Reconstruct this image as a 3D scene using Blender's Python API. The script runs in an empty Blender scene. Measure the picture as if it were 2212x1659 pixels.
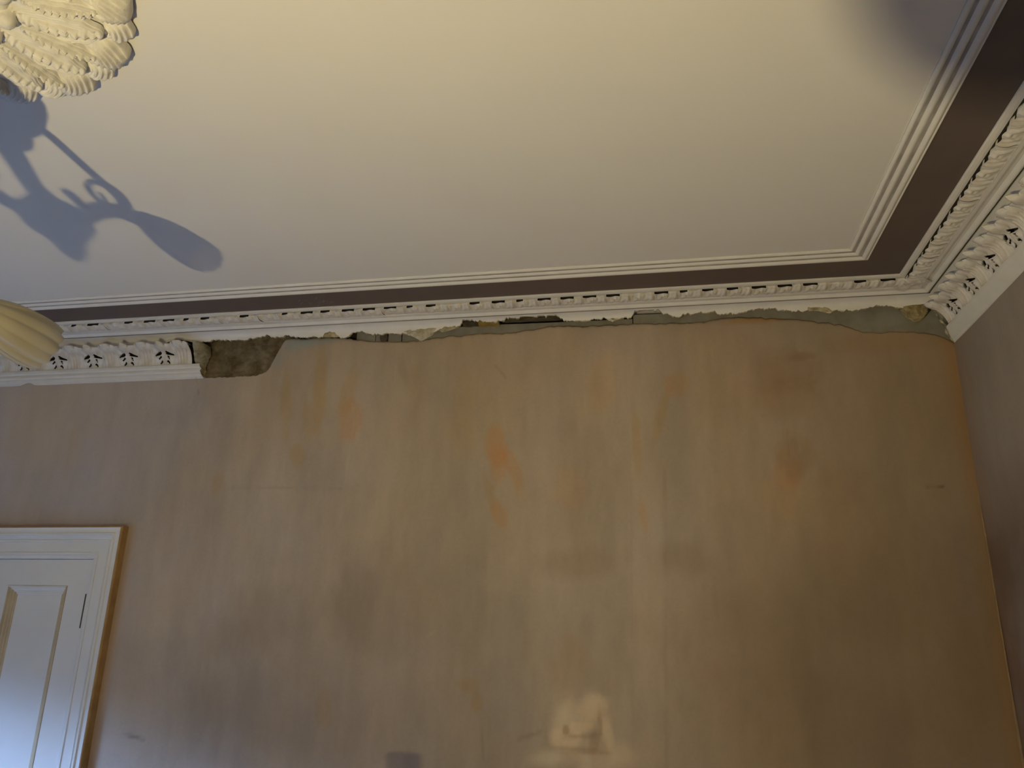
import bpy, bmesh, math, random
import numpy as np
from mathutils import Matrix, Vector

random.seed(5)
rng = np.random.default_rng(7)
sc = bpy.context.scene
col = sc.collection
PI = math.pi

# ------------------------------------------------------------------ camera
CAMZ = 1.60
YAW, PITCH, ROLL, FPX = 0.186682, 0.317223, 0.0217553, 1687.77
W_, H_ = 2212.0, 1659.0
cy, sy, cp, sp, cr, sr = (math.cos(YAW), math.sin(YAW), math.cos(PITCH), math.sin(PITCH), math.cos(ROLL), math.sin(ROLL))
FWD = np.array([-sy * cp, cy * cp, sp])
_rt = np.array([cy, sy, 0.0])
_up = np.cross(_rt, FWD)
RGT = cr * _rt + sr * _up
UPV = -sr * _rt + cr * _up
cam_d = bpy.data.cameras.new('camera')
cam_d.sensor_fit = 'HORIZONTAL'
cam_d.sensor_width = 36.0
cam_d.lens = 36.0 * FPX / W_
cam_d.clip_start = 0.02
cam = bpy.data.objects.new('camera', cam_d)
m = Matrix.Identity(4)
for i in range(3):
    m[i][0] = RGT[i]; m[i][1] = UPV[i]; m[i][2] = -FWD[i]
m[2][3] = CAMZ
cam.matrix_world = m
col.objects.link(cam)
sc.camera = cam

# ------------------------------------------------------------------ light, exposure
LAMP = np.array([-1.139, -0.301, CAMZ - 0.881])      # lit head of the work lamp, low and behind the camera
LAMP_AIM = np.array([0.31, 0.13, 0.94])
LAMP_POWER = 106.0
LAMP_COL = (1.0, 0.82, 0.43)
wld = bpy.data.worlds.new('world'); sc.world = wld
wld.use_nodes = True
wld.node_tree.nodes['Background'].inputs[0].default_value = (0.55, 0.68, 1.0, 1)
wld.node_tree.nodes['Background'].inputs[1].default_value = 0.25

def area_light(name, loc, aim, sx, sy_, power, color):
    d = bpy.data.lights.new(name, 'AREA'); d.shape = 'RECTANGLE'
    d.size = sx; d.size_y = sy_; d.energy = power; d.color = color
    o = bpy.data.objects.new(name, d); col.objects.link(o)
    o.location = loc
    o.rotation_euler = Vector(aim).to_track_quat('-Z', 'Y').to_euler()
    return o
# daylight: sky above the houses opposite, through the left window; plus an added fill light behind the camera
area_light('daylight_left', (-8.8, -1.8, 4.9), (3.5, 3.1, -1.6), 9.0, 3.4, 24500.0, (0.34, 0.54, 1.0))
area_light('fill_light_near', (-2.2, -3.06, 1.75), (0.0, 1.0, -0.18), 1.5, 1.9, 3.0, (0.62, 0.76, 1.0))
sc.view_settings.view_transform = 'Standard'
sc.view_settings.look = 'None'
sc.view_settings.exposure = 0.0
sc.view_settings.gamma = 1.0
sc.view_settings.use_curve_mapping = False

# ------------------------------------------------------------------ dimensions
YB = 4.0            # plaster face of the back wall
XR = 1.499          # right wall
XL = -5.30          # left wall
YF = -3.0           # wall behind the camera
ZC = CAMZ + 1.728   # ceiling

def ray(px, py):
    return FWD + (px - W_ / 2) / FPX * RGT - (py - H_ / 2) / FPX * UPV
def bk(px, py, t=0.0):
    v = ray(px, py); q = v * ((YB - t) / v[1]); return q[0], q[2] + CAMZ
def ceil_pt(px, py):
    v = ray(px, py); q = v * (1.728 / v[2]); return q[0], q[1]
def drop_at(px, py, t=0.0):
    x, z = bk(px, py, t); return x, ZC - z

# ------------------------------------------------------------------ helpers
def tag(o, label, cat, group=None, kind=None):
    o['label'] = label; o['category'] = cat
    if group: o['group'] = group
    if kind: o['kind'] = kind
    return o
def empty(name, loc=(0, 0, 0), parent=None):
    o = bpy.data.objects.new(name, None); col.objects.link(o)
    o.location = loc; o.empty_display_size = 0.05
    if parent: o.parent = parent
    return o
def mesh(name, verts, faces, mats, smooth=False, fmat=None):
    me = bpy.data.meshes.new(name)
    me.from_pydata([tuple(map(float, v)) for v in verts], [], [tuple(int(i) for i in f) for f in faces])
    if not isinstance(mats, (list, tuple)): mats = [mats]
    for mm in mats: me.materials.append(mm)
    if fmat is not None: me.polygons.foreach_set('material_index', np.array(fmat, dtype=np.int32))
    if smooth: me.polygons.foreach_set('use_smooth', np.ones(len(me.polygons), dtype=bool))
    me.validate(); me.update()
    return me
def link(name, me, parent=None, loc=(0, 0, 0), rot=None):
    o = bpy.data.objects.new(name, me); col.objects.link(o)
    o.location = loc
    if rot: o.rotation_euler = rot
    if parent: o.parent = parent
    return o
def obj(name, verts, faces, mats, parent=None, smooth=False, fmat=None, loc=(0, 0, 0), rot=None):
    return link(name, mesh(name, verts, faces, mats, smooth, fmat), parent, loc, rot)
def box_vf(x0, x1, y0, y1, z0, z1):
    v = [(x0, y0, z0), (x1, y0, z0), (x1, y1, z0), (x0, y1, z0), (x0, y0, z1), (x1, y0, z1), (x1, y1, z1), (x0, y1, z1)]
    f = [(0, 3, 2, 1), (4, 5, 6, 7), (0, 1, 5, 4), (1, 2, 6, 5), (2, 3, 7, 6), (3, 0, 4, 7)]
    return v, f
class MB:
    def __init__(s): s.v = []; s.f = []
    def add(s, vf):
        n = len(s.v); s.v += list(vf[0]); s.f += [tuple(i + n for i in f) for f in vf[1]]
        return s
    def box(s, *a): return s.add(box_vf(*a))
    def obj(s, name, mats, parent=None, **k): return obj(name, s.v, s.f, mats, parent, **k)
def bevel(o, w=0.003, seg=2):
    mo = o.modifiers.new('bevel', 'BEVEL'); mo.width = w; mo.segments = seg; mo.limit_method = 'ANGLE'
    return o
def grid_faces(nu, nv, flip=False):
    f = []
    for i in range(nu - 1):
        for j in range(nv - 1):
            a, b, c, d = i * nv + j, (i + 1) * nv + j, (i + 1) * nv + j + 1, i * nv + j + 1
            f.append((a, d, c, b) if flip else (a, b, c, d))
    return f
def lathe_vf(prof, n=24, rib=0, amp=0.0, ph=0.0, rimwave=0.0):
    """prof: list of (radius, z). Returns verts/faces around +z."""
    v = []; L = len(prof)
    for i in range(n):
        a = 2 * PI * i / n
        for k, (r, z) in enumerate(prof):
            w = min(1.0, k / max(1, L * 0.35))
            rr = r * (1 + (amp * w * (abs(math.cos(rib * a / 2 + ph)) * 2 - 1.27) if rib else 0))
            zz = z + (rimwave * (k / (L - 1)) ** 4 * math.cos(rib * a) if rib else 0)
            v.append((rr * math.cos(a), rr * math.sin(a), zz))
    f = []
    for i in range(n):
        for k in range(L - 1):
            a = i * L + k; b = ((i + 1) % n) * L + k
            f.append((a, b, b + 1, a + 1))
    return v, f
def tube_vf(pts, rad, n=10):
    pts = [Vector(p) for p in pts]
    if not isinstance(rad, (list, tuple)): rad = [rad] * len(pts)
    v = []; prevn = None
    for i, p in enumerate(pts):
        t = (pts[min(i + 1, len(pts) - 1)] - pts[max(i - 1, 0)]).normalized()
        if prevn is None:
            ref = Vector((0, 0, 1)) if abs(t.z) < 0.9 else Vector((1, 0, 0))
            nn = (ref - t * ref.dot(t)).normalized()
        else:
            nn = (prevn - t * prevn.dot(t)).normalized()
        prevn = nn; b = t.cross(nn)
        for k in range(n):
            a = 2 * PI * k / n
            v.append(p + (nn * math.cos(a) + b * math.sin(a)) * rad[i])
    f = []
    for i in range(len(pts) - 1):
        for k in range(n):
            f.append((i * n + k, i * n + (k + 1) % n, (i + 1) * n + (k + 1) % n, (i + 1) * n + k))
    f.append(tuple(range(n))[::-1]); f.append(tuple((len(pts) - 1) * n + k for k in range(n)))
    return v, f
def smoothline(pts, k=6):
    """Catmull-Rom through pts."""
    P = [np.array(p, float) for p in pts]; out = []
    for i in range(len(P) - 1):
        p0 = P[max(i - 1, 0)]; p1 = P[i]; p2 = P[i + 1]; p3 = P[min(i + 2, len(P) - 1)]
        for j in range(k):
            t = j / k
            out.append(0.5 * ((2 * p1) + (-p0 + p2) * t + (2 * p0 - 5 * p1 + 4 * p2 - p3) * t * t + (-p0 + 3 * p1 - 3 * p2 + p3) * t ** 3))
    out.append(P[-1]); return out
# value noise on arrays
_T = rng.random((257, 257))
def vnoise(x, y):
    x = np.asarray(x, float); y = np.asarray(y, float)
    xi = np.floor(x).astype(int); yi = np.floor(y).astype(int)
    fx = x - xi; fy = y - yi
    fx = fx * fx * (3 - 2 * fx); fy = fy * fy * (3 - 2 * fy)
    a = _T[xi % 256, yi % 256]; b = _T[(xi + 1) % 256, yi % 256]
    c = _T[xi % 256, (yi + 1) % 256]; d = _T[(xi + 1) % 256, (yi + 1) % 256]
    return (a * (1 - fx) + b * fx) * (1 - fy) + (c * (1 - fx) + d * fx) * fy
def fbm(x, y, o=4):
    s = 0.0; w = 0.5; t = 0.0
    for i in range(o):
        s = s + w * vnoise(np.asarray(x) * 2 ** i + 17.3 * i, np.asarray(y) * 2 ** i + 9.1 * i); t += w; w *= 0.55
    return s / t

# ------------------------------------------------------------------ materials
def mat(name, color, rough=0.6, metal=0.0, spec=0.5, var=0.0, vscale=8.0, color2=None, bump=0.0, bscale=60.0, bdist=0.002):
    M = bpy.data.materials.new(name); M.use_nodes = True
    nt = M.node_tree; N = nt.nodes; B = N['Principled BSDF']
    B.inputs['Roughness'].default_value = rough
    B.inputs['Metallic'].default_value = metal
    B.inputs['Specular IOR Level'].default_value = spec
    B.inputs['Base Color'].default_value = (*color, 1)
    tc = N.new('ShaderNodeTexCoord')
    if var or color2:
        no = N.new('ShaderNodeTexNoise'); no.inputs['Scale'].default_value = vscale; no.inputs['Detail'].default_value = 5
        nt.links.new(tc.outputs['Object'], no.inputs['Vector'])
        ra = N.new('ShaderNodeValToRGB')
        ra.color_ramp.elements[0].position = 0.32; ra.color_ramp.elements[1].position = 0.7
        c2 = color2 if color2 else tuple(max(0, c * (1 - var)) for c in color)
        ra.color_ramp.elements[0].color = (*c2, 1); ra.color_ramp.elements[1].color = (*color, 1)
        nt.links.new(no.outputs['Fac'], ra.inputs['Fac']); nt.links.new(ra.outputs['Color'], B.inputs['Base Color'])
    if bump:
        nb = N.new('ShaderNodeTexNoise'); nb.inputs['Scale'].default_value = bscale; nb.inputs['Detail'].default_value = 4
        nt.links.new(tc.outputs['Object'], nb.inputs['Vector'])
        bp = N.new('ShaderNodeBump'); bp.inputs['Strength'].default_value = bump; bp.inputs['Distance'].default_value = bdist
        nt.links.new(nb.outputs['Fac'], bp.inputs['Height']); nt.links.new(bp.outputs['Normal'], B.inputs['Normal'])
    return M
def mat_plaster(name, rough=0.55):
    """Skim plaster: colour and polish come from a painted-stain attribute, grain from noise."""
    M = bpy.data.materials.new(name); M.use_nodes = True
    nt = M.node_tree; N = nt.nodes; B = N['Principled BSDF']
    at = N.new('ShaderNodeAttribute'); at.attribute_name = 'stain_light'
    tc = N.new('ShaderNodeTexCoord')
    no = N.new('ShaderNodeTexNoise'); no.inputs['Scale'].default_value = 55; no.inputs['Detail'].default_value = 6
    nt.links.new(tc.outputs['Object'], no.inputs['Vector'])
    mr = N.new('ShaderNodeMapRange'); mr.inputs[3].default_value = 0.93; mr.inputs[4].default_value = 1.07
    nt.links.new(no.outputs['Fac'], mr.inputs[0])
    mx = N.new('ShaderNodeMix'); mx.data_type = 'RGBA'; mx.blend_type = 'MULTIPLY'; mx.inputs[0].default_value = 1.0
    nt.links.new(at.outputs['Color'], mx.inputs[6]); nt.links.new(mr.outputs[0], mx.inputs[7])
    nt.links.new(mx.outputs[2], B.inputs['Base Color'])
    # polish in alpha: burnished by the trowel -> smoother
    r2 = N.new('ShaderNodeMapRange'); r2.inputs[3].default_value = rough; r2.inputs[4].default_value = 0.36
    nt.links.new(at.outputs['Alpha'], r2.inputs[0]); nt.links.new(r2.outputs[0], B.inputs['Roughness'])
    B.inputs['Specular IOR Level'].default_value = 0.45
    n2 = N.new('ShaderNodeTexNoise'); n2.inputs['Scale'].default_value = 9; n2.inputs['Detail'].default_value = 7
    mp = N.new('ShaderNodeMapping'); mp.inputs['Scale'].default_value = (1.0, 1.0, 0.45)
    nt.links.new(tc.outputs['Object'], mp.inputs[0]); nt.links.new(mp.outputs[0], n2.inputs['Vector'])
    bp = N.new('ShaderNodeBump'); bp.inputs['Strength'].default_value = 0.35; bp.inputs['Distance'].default_value = 0.008
    nt.links.new(n2.outputs['Fac'], bp.inputs['Height']); nt.links.new(bp.outputs['Normal'], B.inputs['Normal'])
    return M

M_CEIL = mat('ceiling_paint', (0.71, 0.69, 0.645), 0.75, var=0.035, vscale=1.6, bump=0.08, bscale=240, bdist=0.0008)
M_WHITE = mat('cornice_paint', (0.72, 0.70, 0.655), 0.55, var=0.07, vscale=14, bump=0.15, bscale=120, bdist=0.001)
M_BAND = mat('brown_paint', (0.125, 0.094, 0.080), 0.6, var=0.1, vscale=5, bump=0.05, bscale=200)
M_LEAF = mat('relief_paint', (0.73, 0.71, 0.665), 0.6, color2=(0.55, 0.50, 0.42), vscale=18, bump=0.25, bscale=150, bdist=0.001)
M_RAW = mat('broken_plaster', (0.55, 0.49, 0.34), 0.9, color2=(0.26, 0.20, 0.10), vscale=28, bump=0.6, bscale=90, bdist=0.004)
M_CRUMB = mat('crumbled_plaster', (0.40, 0.33, 0.17), 0.95, color2=(0.17, 0.125, 0.05), vscale=45, bump=0.8, bscale=80, bdist=0.006)
M_HOLE = mat('old_render', (0.23, 0.185, 0.115), 0.95, color2=(0.10, 0.07, 0.032), vscale=17, bump=0.7, bscale=45, bdist=0.006)
M_MASON = mat('void_shade_masonry', (0.028, 0.022, 0.016), 0.95, var=0.4, vscale=9, bump=0.5, bscale=30, bdist=0.006)  # masonry coloured near-black so the shade of the cavity gaps is painted in
M_BOARD = mat('grey_board', (0.28, 0.265, 0.225), 0.8, color2=(0.20, 0.18, 0.14), vscale=11, bump=0.1, bscale=90)
M_TIMBER = mat('old_timber', (0.13, 0.10, 0.055), 0.85, color2=(0.05, 0.038, 0.02), vscale=20, bump=0.3)
M_YTIMB = mat('yellow_timber', (0.36, 0.24, 0.05), 0.8, var=0.3, vscale=20)
M_GROOVE_SHADE = mat('groove_shade_paint', (0.40, 0.375, 0.34), 0.7, var=0.35, vscale=12)  # darker paint puts the shade lines into the reed grooves
M_GAP_SHADE = mat('gap_shade_dark', (0.045, 0.036, 0.026), 0.95, var=0.4, vscale=20)  # near-black colour for the deep shade behind leaves and drilled holes
M_PLASTER = mat_plaster('skim_plaster')
M_ROSE = mat('rose_paint', (0.76, 0.73, 0.66), 0.6, color2=(0.60, 0.575, 0.53), vscale=16, bump=0.6, bscale=60, bdist=0.004)
M_DOOR = mat('door_paint', (0.77, 0.755, 0.71), 0.32, var=0.05, vscale=6, bump=0.06, bscale=70)
M_OCHRE = mat('bare_pine', (0.46, 0.285, 0.11), 0.6, color2=(0.33, 0.19, 0.065), vscale=12)
M_YELLOWED = mat('yellowed_paint', (0.60, 0.49, 0.32), 0.4, var=0.15, vscale=10)
M_RUST = mat('rusty_iron', (0.16, 0.12, 0.075), 0.7, 0.2, var=0.5, vscale=60, bump=0.3)
M_BRASS = mat('antique_brass', (0.42, 0.28, 0.09), 0.35, 0.9, var=0.45, vscale=25)
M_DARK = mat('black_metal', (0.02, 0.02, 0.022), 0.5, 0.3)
M_FLOOR = mat('floor_boards', (0.22, 0.205, 0.195), 0.55, var=0.3, vscale=3)
M_OTHER = mat('plain_plaster', (0.34, 0.29, 0.25), 0.7, var=0.12, vscale=3)
M_CARD = mat('cardboard', (0.42, 0.31, 0.19), 0.85, var=0.1, vscale=12)
M_PALE = mat('globe_opal', (0.7, 0.68, 0.62), 0.4)
M_FRAME = mat('window_paint', (0.75, 0.75, 0.72), 0.45)

def mat_shade():
    M = bpy.data.materials.new('ribbed_opal_glass'); M.use_nodes = True
    nt = M.node_tree; N = nt.nodes; B = N['Principled BSDF']
    B.inputs['Base Color'].default_value = (0.38, 0.345, 0.275, 1)
    B.inputs['Roughness'].default_value = 0.16
    B.inputs['Specular IOR Level'].default_value = 0.6
    tr = N.new('ShaderNodeBsdfTranslucent'); tr.inputs[0].default_value = (0.36, 0.33, 0.27, 1)
    tp = N.new('ShaderNodeBsdfTransparent'); tp.inputs[0].default_value = (0.92, 0.88, 0.78, 1)
    m1 = N.new('ShaderNodeMixShader'); m1.inputs[0].default_value = 0.35
    m2 = N.new('ShaderNodeMixShader'); m2.inputs[0].default_value = 0.20
    nt.links.new(B.outputs[0], m1.inputs[1]); nt.links.new(tr.outputs[0], m1.inputs[2])
    nt.links.new(m1.outputs[0], m2.inputs[1]); nt.links.new(tp.outputs[0], m2.inputs[2])
    nt.links.new(m2.outputs[0], N['Material Output'].inputs[0])
    return M
M_SHADE = mat_shade()
def mat_glass():
    M = bpy.data.materials.new('window_glass'); M.use_nodes = True
    nt = M.node_tree; N = nt.nodes
    tp = N.new('ShaderNodeBsdfTransparent'); gl = N.new('ShaderNodeBsdfGlossy'); gl.inputs['Roughness'].default_value = 0.03
    mx = N.new('ShaderNodeMixShader'); mx.inputs[0].default_value = 0.06
    nt.links.new(tp.outputs[0], mx.inputs[1]); nt.links.new(gl.outputs[0], mx.inputs[2])
    nt.links.new(mx.outputs[0], N['Material Output'].inputs[0])
    return M
M_GLASS = mat_glass()
def mat_emit(c, s):
    M = bpy.data.materials.new('lamp_lens'); M.use_nodes = True
    B = M.node_tree.nodes['Principled BSDF']
    B.inputs['Emission Color'].default_value = (*c, 1); B.inputs['Emission Strength'].default_value = s
    return M

# ------------------------------------------------------------------ room shell
v, f = box_vf(XL - 0.3, XR + 0.3, YF - 0.3, YB + 0.3, -0.1, 0.0)
floor = obj('floor', v, f, M_FLOOR); tag(floor, 'dusty grey-brown timber floor of the room below the frame', 'floor', kind='structure')
n = 1
v, f = box_vf(XL - 0.3, XR + 0.3, YF - 0.3, YB + 0.3, ZC, ZC + 0.12)
ceiling = obj('ceiling', v, f, M_CEIL); tag(ceiling, 'off-white painted flat ceiling inside the reeded border', 'ceiling', kind='structure')

# door opening
DX0, DX1, DZ = -4.33, -3.125, CAMZ + 0.392        # opening left, right, head

# ---- back wall: masonry with child layers
mb = MB()
yb0, yb1 = YB + 0.05, YB + 0.30
mb.box(XL - 0.2, DX0, yb0, yb1, 0, ZC); mb.box(DX1, XR + 0.2, yb0, yb1, 0, ZC); mb.box(DX0, DX1, yb0, yb1, DZ, ZC)
wall_back = mb.obj('wall_back', M_MASON)
tag(wall_back, 'bare plastered back wall, pink-brown skim with patchy stains below the broken cornice', 'wall', kind='structure')

# top edge of the skim plaster (pixels measured on the wall)
top_px = [(427, 819), (432, 818.5), (455, 816), (481, 815), (505, 814), (530, 812.5), (550, 811), (561, 808.5), (573, 804.5), (579, 800), (582.5, 794),
          (589, 781), (597, 765), (605, 751), (613, 738), (617, 733.3), (640, 731.5), (676, 730), (710, 729), (744, 730.5), (773, 734), (802, 737), (840, 738), (871, 738),
          (907, 734), (944, 728), (975, 725), (1010, 723), (1049, 719.6), (1080, 719), (1115, 717), (1151, 711), (1175, 707), (1198, 704), (1224, 704.5), (1262, 704), (1298, 703),
          (1330, 701), (1359, 699), (1395, 698), (1430, 699), (1456, 699), (1493, 697), (1520, 695), (1545, 690), (1562, 687), (1578, 685), (1610, 686), (1650, 687), (1700, 688),
          (1730, 690.6), (1770, 696), (1800, 699), (1816, 702), (1840, 710), (1862, 716), (1880, 717), (1897, 718.5), (1931, 716), (1965, 716), (2008, 720), (2040, 728), (2058, 741)]
top_xz = [bk(*p) for p in top_px]
TX = np.array([XL] + [top_xz[0][0] - 0.02] + [p[0] for p in top_xz] + [XR + 0.05])
TZ = np.array([ZC - 0.27, ZC - 0.27] + [p[1] for p in top_xz] + [top_xz[-1][1]])
def skim_top(x):
    z = np.interp(x, TX, TZ)
    jag = (fbm(np.asarray(x) * 38, 0 * np.asarray(x) + 3.3, 4) - 0.5) * 0.022
    return z + np.where(np.asarray(x) > TX[2], jag, 0)

def soft_blob(X, Z, cx, cz, rx, rz, rot=0.0, edge=0.5, nz=0.35, seed=0.0):
    c, s = math.cos(rot), math.sin(rot)
    dx, dz = X - cx, Z - cz
    u = (dx * c + dz * s) / rx; w = (-dx * s + dz * c) / rz
    d = np.sqrt(u * u + w * w) + (fbm(X * 16 + seed, Z * 11 + seed * 1.7, 4) - 0.5) * 2 * nz
    return np.clip((1 + edge * 0.5 - d) / edge, 0, 1)

def wall_colours(X, Z):
    base = np.array([0.425, 0.338, 0.247])
    C = np.ones(X.shape + (3,)) * base
    # broad trowelled cloudiness and vertical streaking
    big = fbm(X * 1.3 + 4, Z * 1.1 + 2, 4) - 0.5
    mid = fbm(X * 3.4 + 40, Z * 1.7 + 11, 4) - 0.5
    stre = fbm(X * 9 + 3, Z * 1.2 + 8, 4) - 0.5
    fine = fbm(X * 26 + 9, Z * 9 + 31, 3) - 0.5
    C *= (1 + 0.24 * big + 0.26 * mid + 0.20 * stre + 0.10 * fine)[..., None]
    # pinker / ochre drift
    hue = fbm(X * 2.2 + 70, Z * 1.4 + 5, 3) - 0.5
    C[..., 0] *= 1 + 0.10 * hue; C[..., 2] *= 1 - 0.28 * hue
    # the left third is greyer-pink, the right side browner with lamp falloff painted darker
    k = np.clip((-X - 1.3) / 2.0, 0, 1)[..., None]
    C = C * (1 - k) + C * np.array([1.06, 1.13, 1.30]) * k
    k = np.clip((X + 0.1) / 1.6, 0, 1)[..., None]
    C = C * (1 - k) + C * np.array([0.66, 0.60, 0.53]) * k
    P = np.zeros(X.shape)
    def stain_light(px, py, rxp, rzp, tint, a=0.6, rot=0.0, edge=0.6, nz=0.35):
        nonlocal C
        cx, cz = bk(px, py)
        ax = abs(bk(px + rxp, py)[0] - cx); az = abs(bk(px, py + rzp)[1] - cz)
        b = soft_blob(X, Z, cx, cz, ax, az, rot, edge, nz, seed=px * 0.013)
        C = C * (1 - (b * a)[..., None]) + (C * np.array(tint)) * (b * a)[..., None]
        return b
    OR = (1.11, 0.89, 0.66); OC = (1.0, 0.88, 0.62); BR = (0.80, 0.72, 0.62); LT = (1.22, 1.24, 1.26); DK = (0.78, 0.765, 0.77); GR = (0.80, 1.02, 1.25)
    for s in [(755, 905, 26, 45, OR, .75, .05, .5), (752, 850, 16, 60, OC, .6, -.2), (690, 850, 13, 95, OC, .75, .04), (618, 870, 12, 70, OC, .6, .1), (642, 985, 16, 24, OC, .8, .2),
              (665, 915, 12, 50, OC, .5, .2), (1071, 962, 22, 42, OR, .9, .05, .4), (1077, 1000, 18, 40, OR, .7, 0), (1110, 1015, 14, 52, OR, .7, .35, .5), (1078, 1112, 16, 32, OR, .75, .5, .5),
              (1060, 1070, 10, 40, OC, .6, .3), (1390, 1115, 9, 34, OR, .6, .1), (1462, 828, 26, 26, OR, .7, .5, .5), (1430, 890, 12, 60, OC, .6, -.3),
              (1375, 960, 10, 70, OC, .6, 0), (1715, 985, 40, 50, BR, .65, 0, .5), (1700, 1010, 32, 50, OR, .4, 0, .6), (1705, 800, 65, 50, BR, .6, .1, .6), (1735, 770, 32, 10, BR, .6, .1, .5), (1700, 855, 70, 48, BR, .5, 0, .6),
              (1640, 830, 70, 70, OR, .3, 0, .8), (1690, 1060, 50, 60, OR, .4, 0, .8), (1560, 740, 60, 40, OR, .25, 0, .7), (1300, 830, 30, 60, OR, .35, 0, .7), (1230, 1055, 35, 50, OR, .4, 0, .7),
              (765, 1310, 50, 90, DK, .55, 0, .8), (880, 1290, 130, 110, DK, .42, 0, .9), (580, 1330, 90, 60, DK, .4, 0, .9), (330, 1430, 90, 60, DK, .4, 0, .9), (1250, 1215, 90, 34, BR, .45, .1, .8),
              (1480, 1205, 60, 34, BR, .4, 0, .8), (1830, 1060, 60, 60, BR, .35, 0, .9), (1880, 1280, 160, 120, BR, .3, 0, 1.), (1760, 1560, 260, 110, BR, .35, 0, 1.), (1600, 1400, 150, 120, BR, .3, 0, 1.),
              (500, 930, 40, 60, DK, .3, .3, .9), (470, 1040, 14, 26, OC, .5, 0), (480, 1380, 60, 40, DK, .3, 0, 1.), (820, 1430, 330, 210, (.84, .82, .82), .7, 0, 1.2, .3), (560, 1560, 200, 90, (.86, .85, .86), .6, 0, 1.1, .3),  # the two broad last tints paint in the dimmer light low down
              (1010, 1480, 22, 16, OC, .7, 0, .6), (1030, 1515, 12, 20, OC, .7, 0, .6), (700, 1530, 16, 50, OC, .5, 0, .7), (155, 970, 12, 60, OC, .3, 0, .7),
              (350, 900, 60, 20, DK, .25, 0, 1.), (640, 745, 34, 13, GR, .85, 0, .7, .2), (690, 737, 40, 8, GR, .6, 0, .7, .2), (600, 775, 12, 14, GR, .5, 0, .7, .2),
              (1640, 690, 90, 7, (1.0, .78, .45), .8, .05, .6), (1900, 740, 120, 22, (.92, .84, .70), .5, 0, .8), (1230, 1440, 40, 60, OC, .35, 0, .9),
              (900, 850, 20, 70, OC, .35, .1, .8), (1000, 900, 24, 90, OC, .3, 0, .8), (870, 800, 10, 30, BR, .35, .3, .8), (1530, 850, 60, 90, OC, .3, .2, .9)]:
        stain_light(*s)
    # lighter feathered bands left by the trowel
    for s in [(1402, 1250, 34, 420, LT, .28, .0, .7, .12), (1330, 950, 30, 200, LT, .14, 0, .8, .2), (820, 1000, 60, 180, LT, .16, 0, .9), (1180, 850, 70, 90, LT, .14, 0, .9),
              (640, 1090, 150, 34, LT, .12, 0, .7), (1850, 800, 80, 100, LT, .10, 0, 1.), (720, 1220, 24, 160, LT, .12, 0, .8), (1020, 1400, 60, 200, LT, .10, 0, .9)]:
        stain_light(*s)
    # orange-tinted margins down the internal corner and beside the architrave
    e = np.clip(1 - (XR - X) / 0.085, 0, 1) * (0.6 + 0.8 * fbm(X * 10, Z * 4 + 3, 3))
    e = np.clip(e, 0, 1)[..., None]
    C = C * (1 - e * 0.8) + C * np.array([1.05, 0.86, 0.58]) * e * 0.8
    e = np.clip(1 - (X - (DX1 + 0.19)) / 0.05, 0, 1) * (X > DX1) * (Z < CAMZ + 0.57)
    e = np.clip(e, 0, 1)[..., None]
    C = C * (1 - e * 0.6) + C * np.array([1.1, 0.82, 0.45]) * e * 0.6
    # scratches / marks
    for (x0, y0, x1, y1, w, tint, a) in [(2003, 1050, 2036, 1051, 3.5, (.45, .3, .25), .8), (262, 1584, 312, 1598, 4, (.55, .5, .5), .8), (760, 870, 764, 915, 2.5, (1.2, 1.2, 1.2), .5),
                                         (764, 915, 742, 1060, 3, (1.12, 1.12, 1.12), .5), (500, 1052, 742, 1056, 4, (.86, .86, .86), .7), (425, 822, 429, 850, 2.2, (.5, .45, .4), .8),
                                         (1665, 770, 1735, 752, 3, (1.2, 1.2, 1.2), .5), (1680, 838, 1760, 815, 3, (1.2, 1.2, 1.2), .5), (1120, 1596, 1168, 1582, 4, (.7, .66, .6), .7),
                                         (1362, 980, 1368, 1659, 3, (.9, .88, .86), .4), (1436, 1020, 1440, 1659, 5, (.86, .84, .82), .5), (1040, 1570, 1044, 1640, 3, (.8, .78, .76), .6),
                                         (905, 1390, 942, 1360, 3, (1.2, 1.18, 1.15), .5), (1700, 930, 1704, 990, 2, (.8, .75, .7), .6), (1725, 930, 1728, 975, 3, (1.25, 1.25, 1.2), .5),
                                         (315, 870, 322, 900, 2.5, (.85, .82, .8), .6), (1070, 790, 1092, 815, 2.5, (.75, .7, .65), .6)]:
        ax_, az_ = bk(x0, y0); bx_, bz_ = bk(x1, y1)
        d = np.array([bx_ - ax_, bz_ - az_]); L2 = d @ d
        t = np.clip(((X - ax_) * d[0] + (Z - az_) * d[1]) / L2, 0, 1)
        dist = np.hypot(X - ax_ - t * d[0], Z - az_ - t * d[1])
        b = np.clip(1.3 - dist / (w * 0.0024), 0, 1) * a * np.clip(fbm(X * 14 + x0, Z * 9, 3) * 2.2 - 0.35, 0, 1)
        C = C * (1 - b[..., None]) + C * np.array(tint) * b[..., None]
    stain_light(1830, 1480, 420, 330, (0.80, 0.76, 0.72), .8, 0, 1.2, .25)  # broad darkening at lower right paints in the weaker lamp light
    # burnished spot low in the middle, its lamp glint also painted in paler
    LG = (1.26, 1.17, 1.06); SH = (0.80, 0.75, 0.68)
    P = np.zeros(X.shape)
    for q in [(1240, 1560, 62, 62, LG, .55, 0, .6, .55), (1285, 1525, 34, 26, LG, .5, .4, .5, .6), (1225, 1595, 44, 20, LG, .6, -.1, .5, .6), (1300, 1640, 70, 34, LG, .6, .1, .6, .5),
              (1180, 1640, 40, 22, LG, .35, 0, .7, .5), (1312, 1585, 12, 46, LG, .7, .1, .5, .5), (1255, 1570, 26, 12, LG, .7, .1, .4, .6)]:
        P = np.maximum(P, stain_light(*q))
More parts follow.
